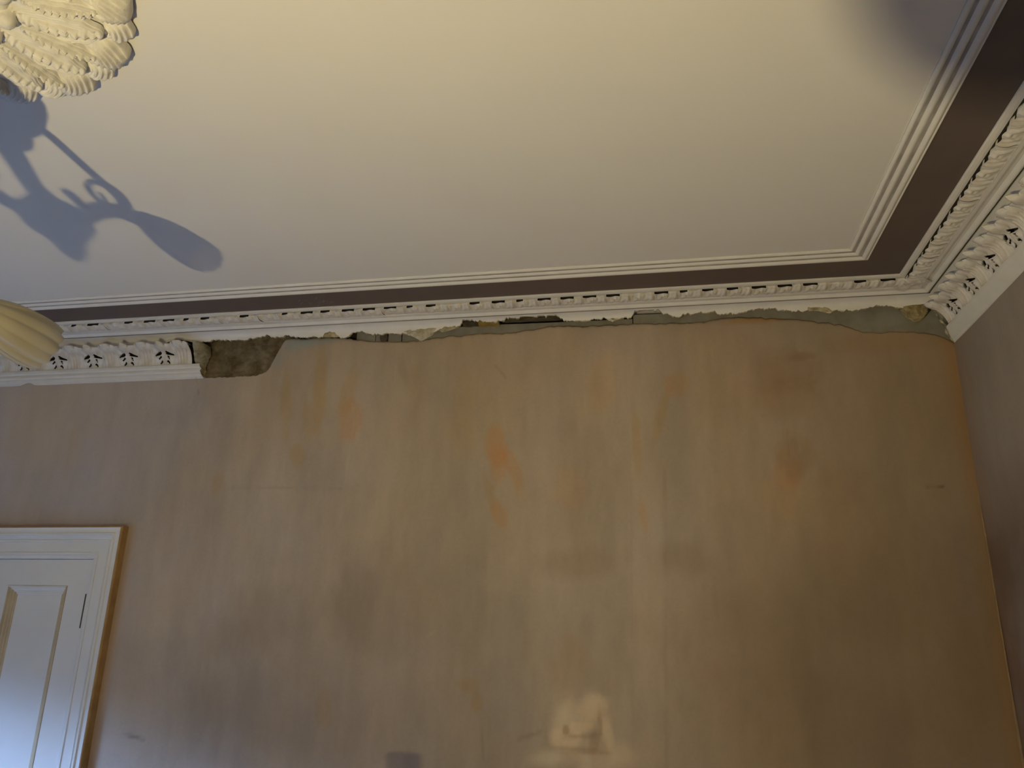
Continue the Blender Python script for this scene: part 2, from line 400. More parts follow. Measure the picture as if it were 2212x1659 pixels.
    for q in [(1222, 1577, 7, 9, SH, .9, 0, .5, .4), (1260, 1590, 46, 5, SH, .6, .1, .6, .5), (1285, 1600, 12, 30, SH, .6, -.2, .6, .5), (1270, 1622, 60, 6, SH, .6, -.05, .6, .5), (1296, 1560, 5, 40, SH, .5, .05, .6, .5)]:
        P = P * (1 - 0.7 * stain_light(*q))
    return np.clip(C, 0.01, 0.9), P

def colour_mesh(me, C, P):
    at = me.color_attributes.new('stain_light', 'FLOAT_COLOR', 'POINT')
    arr = np.concatenate([C.reshape(-1, 3), P.reshape(-1, 1)], 1).astype(np.float32)
    at.data.foreach_set('color', arr.ravel())

xs = np.unique(np.concatenate([np.arange(XL, -4.25, 0.08), [DX0, DX1], np.arange(-4.24, -2.7, 0.0125), np.arange(-2.7, XR - 0.004, 0.0075), np.arange(TX[2] - 0.01, TX[2] + 0.55, 0.006), [XR + 0.004]]).round(4))
zs = np.unique(np.concatenate([np.arange(0, 0.72, 0.09), [DZ], np.arange(0.72, 2.99, 0.0135)]).round(4))
nst = 26
tops = skim_top(xs)
GX = np.repeat(xs[:, None], len(zs) + nst, 1)
GZ = np.zeros_like(GX)
GZ[:, :len(zs)] = zs[None]
fr = (np.arange(1, nst + 1) / nst)[None]
GZ[:, len(zs):] = zs[-1] + (tops[:, None] - zs[-1]) * fr
rel = (fbm(GX * 2.5, GZ * 2.0, 4) - 0.5) * 0.010 + (fbm(GX * 11 + 5, GZ * 7, 3) - 0.5) * 0.0022
rel *= np.clip((XR - GX) / 0.06, 0, 1)
GY = YB + rel
GY[:, -1] += 0.003
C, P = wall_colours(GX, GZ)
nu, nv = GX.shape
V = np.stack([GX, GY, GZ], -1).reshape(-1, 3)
faces = []
for i in range(nu - 1):
    xm = (xs[i] + xs[i + 1]) / 2
    for j in range(nv - 1):
        if DX0 < xm < DX1 and GZ[i, j] < DZ - 1e-6: continue
        faces.append((i * nv + j, (i + 1) * nv + j, (i + 1) * nv + j + 1, i * nv + j + 1))
# broken lip at the top edge
lip0 = len(V)
lip = np.stack([xs, np.full(nu, YB + 0.045), tops - 0.004], -1)
V = np.concatenate([V, lip])
fm = [0] * len(faces)
for i in range(nu - 1):
    faces.append((i * nv + nv - 1, (i + 1) * nv + nv - 1, lip0 + i + 1, lip0 + i)); fm.append(1)
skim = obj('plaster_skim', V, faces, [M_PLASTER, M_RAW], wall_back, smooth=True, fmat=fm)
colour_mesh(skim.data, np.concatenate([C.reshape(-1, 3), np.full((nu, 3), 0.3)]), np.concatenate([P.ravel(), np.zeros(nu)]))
skim['label'] = 'pink-brown skim plaster with a ragged top edge'

# rough old render seen in the hole beside the surviving frieze
hx0, hx1 = bk(418, 800)[0], bk(640, 735)[0]
ux = np.linspace(hx0, hx1, 90); uz = np.linspace(ZC - 0.31, ZC - 0.005, 60)
HX, HZ = np.meshgrid(ux, uz, indexing='ij')
HY = YB + 0.034 - (fbm(HX * 22, HZ * 26, 5) - 0.5) * 0.030 - np.clip((HX - hx0 - 0.25) / 0.3, 0, 1) * 0.012
lowedge = np.clip((0.055 - (HZ - (ZC - 0.285))) / 0.05, 0, 1)
HY -= lowedge * (0.012 + (fbm(HX * 60, HZ * 60, 3) - 0.5) * 0.022)
obj('old_render', np.stack([HX, HY, HZ], -1).reshape(-1, 3), grid_faces(90, 60), M_HOLE, wall_back, smooth=True)['label'] = 'dark rough old render in the hole beside the cut frieze'

# grey board strip behind the skim
def board(name, pts_top, x_end=None):
    xz = [bk(p[0], p[1], -0.008) for p in pts_top]
    mbv = []; mf = []
    for i, (x, z) in enumerate(xz):
        mbv += [(x, YB + 0.008, z), (x, YB + 0.008, ZC - 0.30), (x, YB + 0.030, z), (x, YB + 0.030, ZC - 0.30)]
    for i in range(len(xz) - 1):
        a = 4 * i; b = a + 4
        mf += [(a, a + 1, b + 1, b), (a, b, b + 2, a + 2), (a + 1, a + 3, b + 3, b + 1), (a + 2, b + 2, b + 3, a + 3)]
    mf += [(0, 2, 3, 1)]; e = 4 * (len(xz) - 1); mf += [(e, e + 1, e + 3, e + 2)]
    return obj(name, mbv, mf, M_BOARD, wall_back)
board('grey_board', [(772, 716), (800, 714.5), (812, 716)])
board('grey_board', [(813, 719), (826, 719)])
board('grey_board', [(840, 718), (868, 718)])
board('grey_board', [(870, 719), (900, 716), (940, 711), (981, 707.5), (1030, 704), (1081, 701), (1160, 698), (1240, 694.5), (1300, 692), (1366, 689)])
board('grey_board', [(1367.5, 680), (1425, 678), (1500, 672), (1600, 664), (1750, 655), (1900, 650), (2075, 640)])
x0, z0 = bk(819, 740); x1, z1 = bk(838, 716)
pv = []
for k in range(12):
    a = 2 * PI * k / 12
    pv.append(((x0 + x1) / 2 + (x1 - x0) / 2 * math.cos(a), YB + 0.003, (z0 + z1) / 2 + (z1 - z0) / 2 * math.sin(a)))
pv += [(p[0], YB + 0.02, p[2]) for p in pv]
obj('filler_plug', pv, [tuple(range(12))[::-1]] + [(k, (k + 1) % 12, 12 + (k + 1) % 12, 12 + k) for k in range(12)], M_TIMBER, wall_back)
# timber bits in the cavity behind the cornice
def batten(pa, pb, m_, h=0.024, t=-0.01, name='batten'):
    x0, z0 = bk(*pa, t); x1, z1 = bk(*pb, t)
    n_ = 14; vv = []; ff = []
    for i in range(n_ + 1):
        k = i / n_; x = x0 + (x1 - x0) * k; z = z0 + (z1 - z0) * k
        jt = (vnoise(x * 40, 1.0) - 0.5) * 0.006; jb = (vnoise(x * 50, 7.0) - 0.5) * 0.006
        vv += [(x, YB - t, z - h + jb), (x, YB - t, z + jt), (x, YB - t + 0.03, z + jt), (x, YB - t + 0.03, z - h + jb)]
    for i in range(n_):
        a = 4 * i; b = a + 4
        for q in range(4): ff.append((a + q, b + q, b + (q + 1) % 4, a + (q + 1) % 4))
    ff += [(0, 1, 2, 3), (4 * n_ + 3, 4 * n_ + 2, 4 * n_ + 1, 4 * n_)]
    return obj(name, vv, ff, m_, wall_back)
batten((1090, 689), (1208, 683), M_TIMBER, 0.012, 0.03)
batten((1033, 694), (1078, 693), M_YTIMB, 0.022, 0.03)
batten((1000, 694), (1032, 694), M_TIMBER, 0.022, 0.03)

# ---- right wall
ys = np.unique(np.concatenate([np.arange(YF, 1.6, 0.2), np.arange(1.6, YB, 0.02), [YB + 0.01]]).round(4))
zz = np.unique(np.concatenate([np.arange(0, 0.6, 0.2), np.arange(0.6, ZC + 0.01, 0.02)]).round(4))
RY, RZ = np.meshgrid(ys, zz, indexing='ij')
RX = XR + (fbm(RY * 3, RZ * 2, 4) - 0.5) * 0.008
Cr = np.ones(RY.shape + (3,)) * np.array([0.30, 0.26, 0.225])
Cr *= (1 + 0.35 * (fbm(RY * 2 + 9, RZ * 1.5 + 3, 4) - 0.5) + 0.2 * (fbm(RY * 9, RZ * 2.5, 3) - 0.5))[..., None]
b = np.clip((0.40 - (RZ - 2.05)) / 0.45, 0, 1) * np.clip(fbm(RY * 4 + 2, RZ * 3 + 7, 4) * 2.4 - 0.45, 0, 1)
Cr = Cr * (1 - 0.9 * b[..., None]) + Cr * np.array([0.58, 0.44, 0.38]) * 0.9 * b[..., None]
b = np.clip((RY - 3.78) / 0.22, 0, 1) * (0.5 + fbm(RY * 6, RZ * 5, 3))
b = np.clip(b, 0, 1)[..., None]
Cr = Cr * (1 - 0.6 * b) + Cr * np.array([0.95, 0.74, 0.58]) * 0.6 * b
wall_right = obj('wall_right', np.stack([RX, RY, RZ], -1).reshape(-1, 3), grid_faces(len(ys), len(zz), True), M_PLASTER, smooth=True)
colour_mesh(wall_right.data, np.clip(Cr, 0.01, 0.9), np.zeros(RY.shape))
tag(wall_right, 'grey-pink plastered right wall running towards the viewer', 'wall', kind='structure')
v, f = box_vf(XR + 0.02, XR + 0.25, YF - 0.2, YB + 0.3, 0, ZC)
obj('wall_core', v, f, M_MASON, wall_right)
# ragged paper edge running down the internal corner, lower half
zq = np.arange(0.6, 2.25, 0.012)
vv = []
for z in zq:
    w = 0.006 + 0.010 * float(fbm(z * 30, 2.0, 3)) * min(1, max(0.15, (1.55 - z) / 0.5))
    vv += [(XR - w, YB - 0.004, z), (XR - w * 0.5, YB - 0.010, z), (XR - 0.001, YB - 0.004 - w * 0.6, z)]
ff = []
for i in range(len(zq) - 1):
    for q in range(2): ff.append((3 * i + q, 3 * i + q + 1, 3 * i + q + 4, 3 * i + q + 3))
obj('corner_edge', vv, ff, mat('corner_filler', (0.30, 0.20, 0.10), 0.8, var=0.3, vscale=20), wall_right, smooth=True)

# ---- left wall with window, wall behind the camera with window
def wall_with_window(name, axis, pos, a0, a1, w0, w1, z0, z1, sign, label):
    mb = MB()
    def bx(p0, p1, q0, q1):
        lo, hi = sorted((pos, pos + sign * 0.3))
        if axis == 'x': mb.box(lo, hi, p0, p1, q0, q1)
        else: mb.box(p0, p1, lo, hi, q0, q1)
    bx(a0, w0, 0, ZC); bx(w1, a1, 0, ZC); bx(w0, w1, 0, z0); bx(w0, w1, z1, ZC)
    o = mb.obj(name, M_OTHER); tag(o, label, 'wall', kind='structure'); return o
WY0, WY1, WZ0, WZ1 = 0.45, 2.15, 0.72, 2.72
wall_with_window('wall_left', 'x', XL, YF - 0.3, YB + 0.3, WY0, WY1, WZ0, WZ1, -1, 'left wall of the room with a tall window opening')
VX0, VX1, VZ0, VZ1 = -3.0, -1.4, 0.8, 2.75
wall_with_window('wall_front', 'y', YF, XL - 0.3, XR + 0.3, VX0, VX1, VZ0, VZ1, -1, 'wall behind the viewer with a window opening')
def window(name, axis, pos, a0, a1, z0, z1, label):
    root = empty(name); tag(root, label, 'window', kind='structure')
    mb = MB(); g = MB(); s = MB()
    def bx(M_, p0, p1, q0, q1, d0, d1):
        if axis == 'x': M_.box(pos + d0, pos + d1, p0, p1, q0, q1)
        else: M_.box(p0, p1, pos + d0, pos + d1, q0, q1)
    for (p0, p1, q0, q1) in [(a0, a0 + .06, z0, z1), (a1 - .06, a1, z0, z1), (a0, a1, z0, z0 + .07), (a0, a1, z1 - .06, z1), (a0, a1, (z0 + z1) / 2 - .02, (z0 + z1) / 2 + .02)]:
        bx(mb, p0, p1, q0, q1, -0.16, -0.11)
    mb.obj('window_frame', M_FRAME, root)
    bx(g, a0 + .05, a1 - .05, z0 + .05, z1 - .05, -0.14, -0.136)
    g.obj('window_pane', M_GLASS, root)
    bx(s, a0 - .05, a1 + .05, z0 - .04, z0, -0.10, 0.05)
    s.obj('window_sill', M_FRAME, root)
    return root
w1_ = window('window_1', 'x', XL, WY0, WY1, WZ0, WZ1, 'sash window in the left wall letting in blue daylight')
w2_ = window('window_2', 'y', YF, VX0, VX1, VZ0, VZ1, 'sash window added in the wall behind the viewer for fill light')
v, f = box_vf(XL - 0.06, XL - 0.055, WY0 + 0.02, WY1 - 0.02, 2.03, WZ1)
obj('added_light_blind', v, f, mat('blind_cloth', (0.45, 0.42, 0.36), 0.9), w1_)  # blind added to cut the sky light off above the lower door

# ------------------------------------------------------------------ cornice sweeps around the room
CORN = [((XL, YF), (1, 1)), ((XL, YB), (1, -1)), ((XR, YB), (-1, -1)), ((XR, YF), (-1, 1))]
def sweep(name, prof, segs, m_, parent=None, smooth=False, subdiv=1, shaded=()):
    vv = []; ff = []; n_ = len(prof); fm = []
    for s in segs:
        (ca, ia), (cb, ib) = CORN[s], CORN[(s + 1) % 4]
        o = len(vv)
        for k in range(subdiv + 1):
            u = k / subdiv
            for (t, d) in prof:
                xa, ya = ca[0] + ia[0] * t, ca[1] + ia[1] * t; xb, yb_ = cb[0] + ib[0] * t, cb[1] + ib[1] * t
                vv.append((xa + (xb - xa) * u, ya + (yb_ - ya) * u, ZC - d))
        for k in range(subdiv):
            for q in range(n_ - 1):
                a = o + k * n_ + q; b = a + n_
                ff.append((a, b, b + 1, a + 1)); fm.append(1 if q in shaded else 0)
    return obj(name, vv, ff, [m_, M_GROOVE_SHADE] if shaded else m_, parent, smooth, fm if shaded else None)
ALL = [0, 1, 2, 3]
def reed(t0, t1, d0, h, k=7):
    return [(t0 + (t1 - t0) * i / k, d0 + h * math.sin(PI * i / k)) for i in range(k + 1)]
# reeded moulding on the ceiling (three reeds and a flat outer fillet)
p_in = [(0.594, -0.004), (0.594, 0.003)]; SHADE1 = []
for (ta, tb, d0, h) in ((0.592, 0.571, 0.002, 0.0065), (0.561, 0.534, 0.0055, 0.0085), (0.524, 0.497, 0.0100, 0.0095)):
    p_in += reed(ta, tb, d0, h, 8) + [(tb - 0.002, d0 + 0.001), (tb - 0.0080, d0 + 0.002)]
    SHADE1 += [len(p_in) - 3, len(p_in) - 2, len(p_in) - 1]
SHADE1 = SHADE1[:-3]
p_in[-2:] = [(0.4935, 0.0125), (0.4905, 0.0125)]
p_in += [(0.490, -0.004)]
trim1 = sweep('trim_1', p_in, ALL, M_WHITE, None, False, 1, SHADE1)
tag(trim1, 'white reeded border moulding of three ribs set on the ceiling', 'moulding', kind='structure')
bandp = [(0.494, 0.003), (0.298, 0.003)]
trim2 = sweep('trim_2', bandp, ALL, M_BAND)
tag(trim2, 'flat dark brown painted band between ceiling border and cornice', 'painted band', kind='structure')
# pale scuff on the band
sx, sy_ = ceil_pt(692, 652)
vv = []; ff = []
for k in range(26):
    a = random.uniform(-0.5, 0.5); x = sx + random.gauss(0, 0.06); y = sy_ + random.gauss(0, 0.028)
    l = random.uniform(0.01, 0.03); w = random.uniform(0.001, 0.003)
    d = np.array([math.cos(a + 2.4), math.sin(a + 2.4)]) * l; nn = np.array([-d[1], d[0]]) / l * w
    o = len(vv)
    vv += [(x - d[0], y - d[1], ZC - 0.0042), (x + nn[0], y + nn[1], ZC - 0.0042), (x + d[0], y + d[1], ZC - 0.0042), (x - nn[0], y - nn[1], ZC - 0.0042)]
    ff.append((o, o + 1, o + 2, o + 3))
sc_o = obj('scuff_mark', vv, ff, mat('scuff', (0.22, 0.18, 0.16), 0.8), trim2); sc_o['kind'] = 'stuff'

trim3 = empty('trim_3', (0, YB, ZC))
tag(trim3, 'white enriched ceiling cornice with torn lower edge along the back wall', 'cornice', kind='structure')
def under(o):   # keep world placement under a moved empty
    o.parent = trim3; o.location = Vector(o.location) - Vector((0, YB, ZC)); return o
under(sweep('fillet_strip', [(0.302, -0.002), (0.301, 0.009), (0.298, 0.0115), (0.284, 0.0135), (0.272, 0.0125), (0.270, 0.010), (0.270, -0.002)], ALL, M_WHITE))
under(sweep('enrichment_bed', [(0.271, 0.0025), (0.240, 0.0025), (0.215, 0.006), (0.196, 0.020), (0.192, 0.026)], ALL, M_GAP_SHADE))
beadp = [(0.194, 0.022), (0.191, 0.0295), (0.176, 0.0300), (0.173, 0.0260), (0.160, 0.0225), (0.148, 0.0225)] + reed(0.147, 0.115, 0.0235, 0.0125, 9) + [(0.113, 0.018)]
under(sweep('bead_moulding', beadp, ALL, M_WHITE))
covep = [(0.114, 0.0325), (0.104, 0.0345), (0.093, 0.0370), (0.082, 0.0415), (0.073, 0.049), (0.066, 0.060), (0.062, 0.074), (0.060, 0.090), (0.060, 0.11)]
under(sweep('cove', covep, [0, 2, 3], M_WHITE, None, True))

# torn cove along the back wall
rag_px = [(380, 733), (416, 738), (436, 738.5), (452, 735), (472, 733), (490, 733.5), (510, 734), (534, 734), (539, 731), (559, 730), (566, 726), (579, 724.6), (590, 727.7), (608, 727.7), (624, 724),
          (642, 727), (654, 729.5), (669, 727), (696, 727), (702, 719), (712, 718), (723, 719.6), (733, 727), (752, 726), (761, 718), (773, 716), (788, 717), (802, 721), (815, 720), (827, 719.6), (846, 721), (881, 719.6),
          (890, 724), (920, 724), (944, 712), (955, 708), (968, 707), (983, 706), (998, 702.5), (1003, 696), (1034, 696), (1076, 696), (1091, 691.5), (1139, 688), (1208, 685), (1213, 688), (1217.6, 693), (1240, 693.5), (1273, 692),
          (1293, 688), (1312, 689), (1324, 692), (1339, 687), (1361, 687), (1371, 676), (1395, 673.5), (1423, 674), (1432, 678), (1451, 682), (1466, 684.5), (1476, 679.6), (1517, 675), (1542, 673.5), (1559, 678),
          (1590, 677), (1615, 671), (1640, 668), (1664, 666.7), (1683, 668.6), (1703, 672), (1720, 672), (1740, 670), (1751, 668), (1770, 671), (1792, 674), (1809, 670), (1848, 670), (1880, 664), (1908, 659), (1950, 665), (1965, 668), (1990, 664), (2003, 655)]
RGX = []; RGD = []
for p in rag_px:
    x, d = drop_at(p[0], p[1], 0.064); RGX.append(x); RGD.append(d)
cs = np.array(covep); 
def cove_t(d): return np.interp(d, cs[:, 1], cs[:, 0])
cut_x = RGX[1]
xcol = np.concatenate([[XL + 0.1], np.arange(XL + 0.3, cut_x, 0.1), np.arange(cut_x, XR - 0.09, 0.006)])
vv = []; ff = []; fm = []; NR = 10
for x in xcol:
    D = 0.085 if x <= RGX[0] else float(np.interp(x, RGX, RGD))
    if x > cut_x: D += (float(fbm(x * 130, 4.0, 3)) - 0.5) * 0.016 + (float(vnoise(x * 45, 9.0)) - 0.5) * 0.008
    D = max(D, 0.0355)
    for q in range(NR):
        d = 0.0325 + (D - 0.0325) * (q / (NR - 1)) ** 1.2
        vv.append((x, YB - float(cove_t(d)), ZC - d))
    th = 0.012 + 0.020 * float(fbm(x * 45, 12.0, 3))
    vv.append((x, YB - float(cove_t(D)) + th * 0.4, ZC - D - 0.002 + 0.007 * (float(vnoise(x * 90, 3.0)) - 0.5)))
    vv.append((x, YB - float(cove_t(D)) + th, ZC - D + 0.006))
    vv.append((x, YB - 0.045, ZC - 0.010))
R_ = NR + 3
for i in range(len(xcol) - 1):
    for q in range(R_ - 1):
        a = i * R_ + q; b = a + R_
        ff.append((a, b, b + 1, a + 1)); fm.append(0 if q < NR - 1 else 1)
under(obj('torn_cove', vv, ff, [M_WHITE, M_RAW], None, True, fm))['label'] = 'torn cove with crumbling lower edge'
# chipped flap of plaster hanging below the torn edge
def chunk(name, outline, t0, th, m_, parent_fn, bulge=0.01, seed=1.0):
    """irregular slab from a pixel outline on plane t0, with thickness th towards the wall"""
    pts = [bk(px, py, t0) for px, py in outline]
    cx = sum(p[0] for p in pts) / len(pts); cz = sum(p[1] for p in pts) / len(pts)
    vv = []; ff = []; n_ = len(pts); rings = 5
    for r in range(rings):
        k = 1 - r / rings
        for i, (x, z) in enumerate(pts):
            yy = YB - t0 - bulge * (1 - k * k) + (float(vnoise(x * 70 * k + seed, z * 70 * k)) - 0.5) * 0.010
            vv.append((cx + (x - cx) * k, yy, cz + (z - cz) * k))
    vv.append((cx, YB - t0 - bulge, cz)); c_ = len(vv) - 1
    for r in range(rings - 1):
        for i in range(n_):
            a = r * n_ + i; b = r * n_ + (i + 1) % n_
            ff.append((a, b, b + n_, a + n_))
    for i in range(n_): ff.append(((rings - 1) * n_ + i, (rings - 1) * n_ + (i + 1) % n_, c_))
    o = len(vv)
    for i, (x, z) in enumerate(pts): vv.append((x, YB - t0 + th, z + 0.004))
    for i in range(n_): ff.append((i, o + i, o + (i + 1) % n_, (i + 1) % n_))
    ff.append(tuple(range(o, o + n_)))
    return parent_fn(obj(name, vv, ff, m_, None, True))
chunk('plaster_flap', [(868, 716), (885, 723), (897, 729), (906, 734.5), (914, 731), (927, 724), (940, 714), (947, 708), (935, 706), (921, 709), (905, 706), (890, 711)], 0.062, 0.03, mat('pale_broken_plaster', (0.60, 0.57, 0.47), 0.9, color2=(0.34, 0.29, 0.17), vscale=35, bump=0.5, bscale=90, bdist=0.004), under, 0.006, 3.0)
chunk('crumbled_lump', [(1946, 661), (1957, 672), (1966, 682), (1977, 688), (1986, 690), (1996, 686), (2004, 676), (2006, 664), (2000, 653), (1984, 655), (1966, 659)], 0.060, 0.05, M_CRUMB, under, 0.012, 8.0)
chunk('crumbled_lump', [(1740, 664), (1748, 671), (1760, 669), (1772, 671), (1785, 674), (1797, 673), (1790, 666), (1778, 661), (1765, 664), (1752, 660)], 0.066, 0.02, M_RAW, under, 0.004, 5.0)
chunk('crumbled_lump', [(697, 728), (704, 719), (713, 716.5), (724, 719), (732, 727)], 0.060, 0.02, M_RAW, under, 0.004, 6.0)
chunk('crumbled_lump', [(944, 713), (952, 716), (961, 715), (975, 711), (990, 706), (978, 704), (960, 704), (948, 706)], 0.056, 0.02, M_RAW, under, 0.006, 7.0)
chunk('crumbled_lump', [(1310, 690), (1318, 693), (1326, 693), (1336, 689), (1341, 686), (1328, 685), (1315, 686)], 0.062, 0.02, M_RAW, under, 0.004, 9.0)

# small leaf enrichment: one module, shared mesh
SP = 0.1215
def small_leaf_mesh(g0, g1):
    nu_, nv_ = 34, 16; vv = []
    for i in range(nu_):
        u = i / (nu_ - 1)
        for j in range(nv_):
            w = j / (nv_ - 1)        # 0 at tip (ceiling side) .. 1 at wall side
            t = 0.259 - 0.066 * w
            d = 0.0185 + 0.0095 * w
            c = abs(u - 0.5) * 2     # 0 centre .. 1 edge
            lobe = math.exp(-((c - 0.0) / 0.32) ** 2) * math.exp(-((w - 0.32) / 0.34) ** 2)
            side = math.exp(-((c - 0.95) / 0.30) ** 2) * math.exp(-((w - 0.40) / 0.40) ** 2)
            curl = math.exp(-((c - 0.42) / 0.12) ** 2) * math.exp(-((w - 0.70) / 0.2) ** 2)
            eye = math.exp(-((c) / 0.13) ** 2) * math.exp(-((w - 0.42) / 0.10) ** 2)
            vein = 0.5 + 0.5 * math.cos(c * PI * 6 + w * 2.4)
            h = 0.014 * lobe + 0.011 * side + 0.008 * curl - 0.012 * eye + 0.0045 * vein * (0.3 + 0.7 * (1 - w)) - 0.003
            edge = min(1, w / 0.12) * min(1, (1 - w) / 0.06)
            tip = 0.010 * (0.55 + 0.45 * math.cos(c * PI * 2)) * (1 - w) ** 3
            vv.append(((u - 0.5) * SP, -(t + tip * 0.9), -(d + h * edge + (0.002 if w == 0 else 0))))
    # closing wall at the tip going up towards the ceiling
    o = len(vv)
    ff = grid_faces(nu_, nv_)
    for i in range(nu_):
        x, y, z = vv[i * nv_]; vv.append((x, y + 0.006, -0.001))
    for i in range(nu_ - 1):
        uu = (i + 0.5) / (nu_ - 1)
        if not (g0 < uu < g1): ff.append((i * nv_, o + i, o + i + 1, (i + 1) * nv_))   # gaps between lobes stay open and dark
    return mesh('small_leaf', vv, ff, M_LEAF, True)
ME_SLV = [small_leaf_mesh(*g) for g in ((0.10, 0.55), (0.08, 0.66), (0.18, 0.48), (0.12, 0.70), (0.5, 0.5))]
rnd = random.Random(3)
def pick_leaf(): return rnd.choice(ME_SLV[:4] if rnd.random() < 0.9 else ME_SLV[4:])
# back wall: local x = world x, local y measured from wall (negative), local z from ceiling
x = XR - 0.27 - SP / 2
k = 0
while x > -4.9:
    o = link('small_leaf', pick_leaf(), trim3, (x, 0, 0)); o.scale = (1, 1, rnd.uniform(0.94, 1.08)); x -= SP; k += 1
y = -0.27 - SP / 2
while y > -3.6:
    o = link('small_leaf', pick_leaf(), trim3, (XR, y, 0), (0, 0, -PI / 2)); o.scale = (1, 1, rnd.uniform(0.94, 1.08)); y -= SP

o = link('small_leaf', ME_SLV[4], trim3, (XR, 0, -0.0015), (0, 0, -PI / 4)); o.scale = (1.25, 1.414, 1)     # corner leaf on the mitre

# ------------------------------------------------------------------ acanthus frieze
PITCH_L = 0.2415
FB = 0.200
def frieze_base(v):
    t = 0.032 + 0.022 * v + 0.052 * v ** 2.4
    d = 0.203 - 0.112 * v
    return t, d
def pit(u, v, u0, v0, u1, v1, w):
    dx, dy = u1 - u0, (v1 - v0) * 0.48; L2 = dx * dx + dy * dy
    px, py = u - u0, (v - v0) * 0.48
    t = max(0, min(1, (px * dx + py * dy) / L2)); dist = math.hypot(px - t * dx, py - t * dy)
    ww = w * (1 - 0.6 * t)
    return max(0.0, min(1.0, (1.25 - dist / ww) * 2.2))
def leaf_mesh(kind):
    """kind 'acanthus': the drilled leaf; kind 'tongue': broad leaf between two of them."""
    nu_, nv_ = (72, 56) if kind == 'acanthus' else (56, 56)
    half = 0.29 if kind == 'acanthus' else 0.235
    vv = []; holes = []
    for i in range(nu_):
        u = (i / (nu_ - 1) * 2 - 1) * half; a = abs(u); s = u / half
        for j in range(nv_):
            v = j / (nv_ - 1)
            if kind == 'acanthus':
                vm = 0.95 - 0.04 * abs(s) + 0.06 * math.exp(-(s / 0.24) ** 2) - 0.09 * math.exp(-((abs(s) - 0.38) / 0.07) ** 2)
                v *= vm
                t, d = frieze_base(v)
                stem = math.exp(-(a / (0.045 + 0.035 * v)) ** 2) * (0.35 + 0.65 * v)
                bulb = math.exp(-(a / 0.095) ** 2 - ((v - 0.86) / 0.14) ** 2)
                lob = 0
                for (vc, amp) in ((0.22, .7), (0.46, .85), (0.70, 1.0)):
                    line = vc + 0.55 * a + 0.1 * a * a
                    lob += amp * math.exp(-((v - line - 0.05) / 0.10) ** 2) * (1 - math.exp(-(a / 0.08) ** 2))
                rib = 0.5 + 0.5 * math.cos((a * 46) - v * 5)
                fall = 1 - (abs(s) ** 4) * 0.8
                h = 0.012 * stem + 0.028 * bulb + 0.015 * lob * fall + 0.0035 * rib * fall
                hol = max(pit(a, v, 0.085, 0.60, 0.245, 0.50, 0.030), pit(a, v, 0.100, 0.42, 0.140, 0.32, 0.020), pit(a, v, 0.080, 0.20, 0.125, 0.09, 0.022))
                h = h * (1 - hol) - 0.012 * hol
            else:
                hol = 0.0
                vm = 1.0 - 0.10 * abs(s) ** 4 - 0.10 * math.exp(-((abs(s) - 0.55) / 0.09) ** 2)
                v *= vm
                t, d = frieze_base(v)
                dome = (1 - s * s) ** 0.5 if abs(s) < 1 else 0
                top = math.exp(-((v - 0.88) / 0.13) ** 2) * math.exp(-(s / 0.55) ** 2)
                vein = math.exp(-((a - 0.035 - 0.06 * (v - 0.2) ** 2) / 0.010) ** 2) * (v < 0.80) + 0.8 * math.exp(-((a - 0.105 - 0.05 * v) / 0.011) ** 2) * (v < 0.7)
                h = 0.008 * dome + 0.022 * top + 0.0085 * vein
            holes.append(hol)
            tip = 0.028 * max(0.0, v - 0.62) ** 1.5 / 0.38 ** 1.5
            vv.append((u * PITCH_L, -(t + h + tip), -(d + 0.25 * h - tip * 0.10)))
    ff = [q for q in grid_faces(nu_, nv_) if max(holes[i] for i in q) < 0.55]     # drilled right through
    o = len(vv)
    for i in range(nu_):      # fold back over the top
        x, y, z = vv[i * nv_ + nv_ - 1]; vv.append((x, y + 0.012, z + 0.006)); vv.append((x, -0.060, z + 0.004))
    for i in range(nu_ - 1):
        a_, b_ = i * nv_ + nv_ - 1, (i + 1) * nv_ + nv_ - 1
        ff.append((a_, b_, o + 2 * i + 2, o + 2 * i)); ff.append((o + 2 * i, o + 2 * i + 2, o + 2 * i + 3, o + 2 * i + 1))
    for side in (0, nu_ - 1):
        pass
    return mesh(kind + '_leaf', vv, ff, M_LEAF, True)
ME_AC = leaf_mesh('acanthus'); ME_TO = leaf_mesh('tongue')
frz = [(0.030, 0.078), (0.022, 0.095), (0.014, 0.120), (0.008, 0.160), (0.008, 0.198), (0.040, 0.2035), (0.043, 0.207), (0.042, 0.222), (0.037, 0.2275), (0.031, 0.230), (0.033, 0.234), (0.035, 0.246), (0.029, 0.2515), (0.023, 0.254), (0.024, 0.262), (0.021, 0.279), (0.006, 0.286), (-0.01, 0.286)]
# back wall, surviving left part
trim4 = empty('trim_4', (0, YB, ZC))
tag(trim4, 'surviving length of white acanthus frieze on the back wall, cut off short', 'frieze', kind='structure')
xe = bk(424, 780, 0.05)[0]
nseg = 60; vv = []; ff = []
xq = np.concatenate([np.linspace(XL + 0.02, -4.2, 8), np.linspace(-4.15, xe, nseg)])
chipx = bk(62, 826)[0]
for i, x in enumerate(xq):
    last = (i == len(xq) - 1)
    chip = math.exp(-((x - chipx) / 0.035) ** 2)
    for (t, d) in frz:
        jx = 0.0
        if last:      # ragged cut: upper part breaks further left than the foot
            jx = 0.012 * (float(vnoise(d * 90, 5)) - 0.5) + np.interp(d, [0.07, 0.2, 0.286], [0.0, 0.018, 0.034])
        dd = d - (0.020 * chip if d > 0.26 else 0)
        vv.append((x + jx, -t, -dd))
K = len(frz)
for i in range(len(xq) - 1):
    for q in range(K - 1):
        a = i * K + q; ff.append((a, a + K, a + K + 1, a + 1))
cap = [(len(xq) - 1) * K + q for q in range(K)]
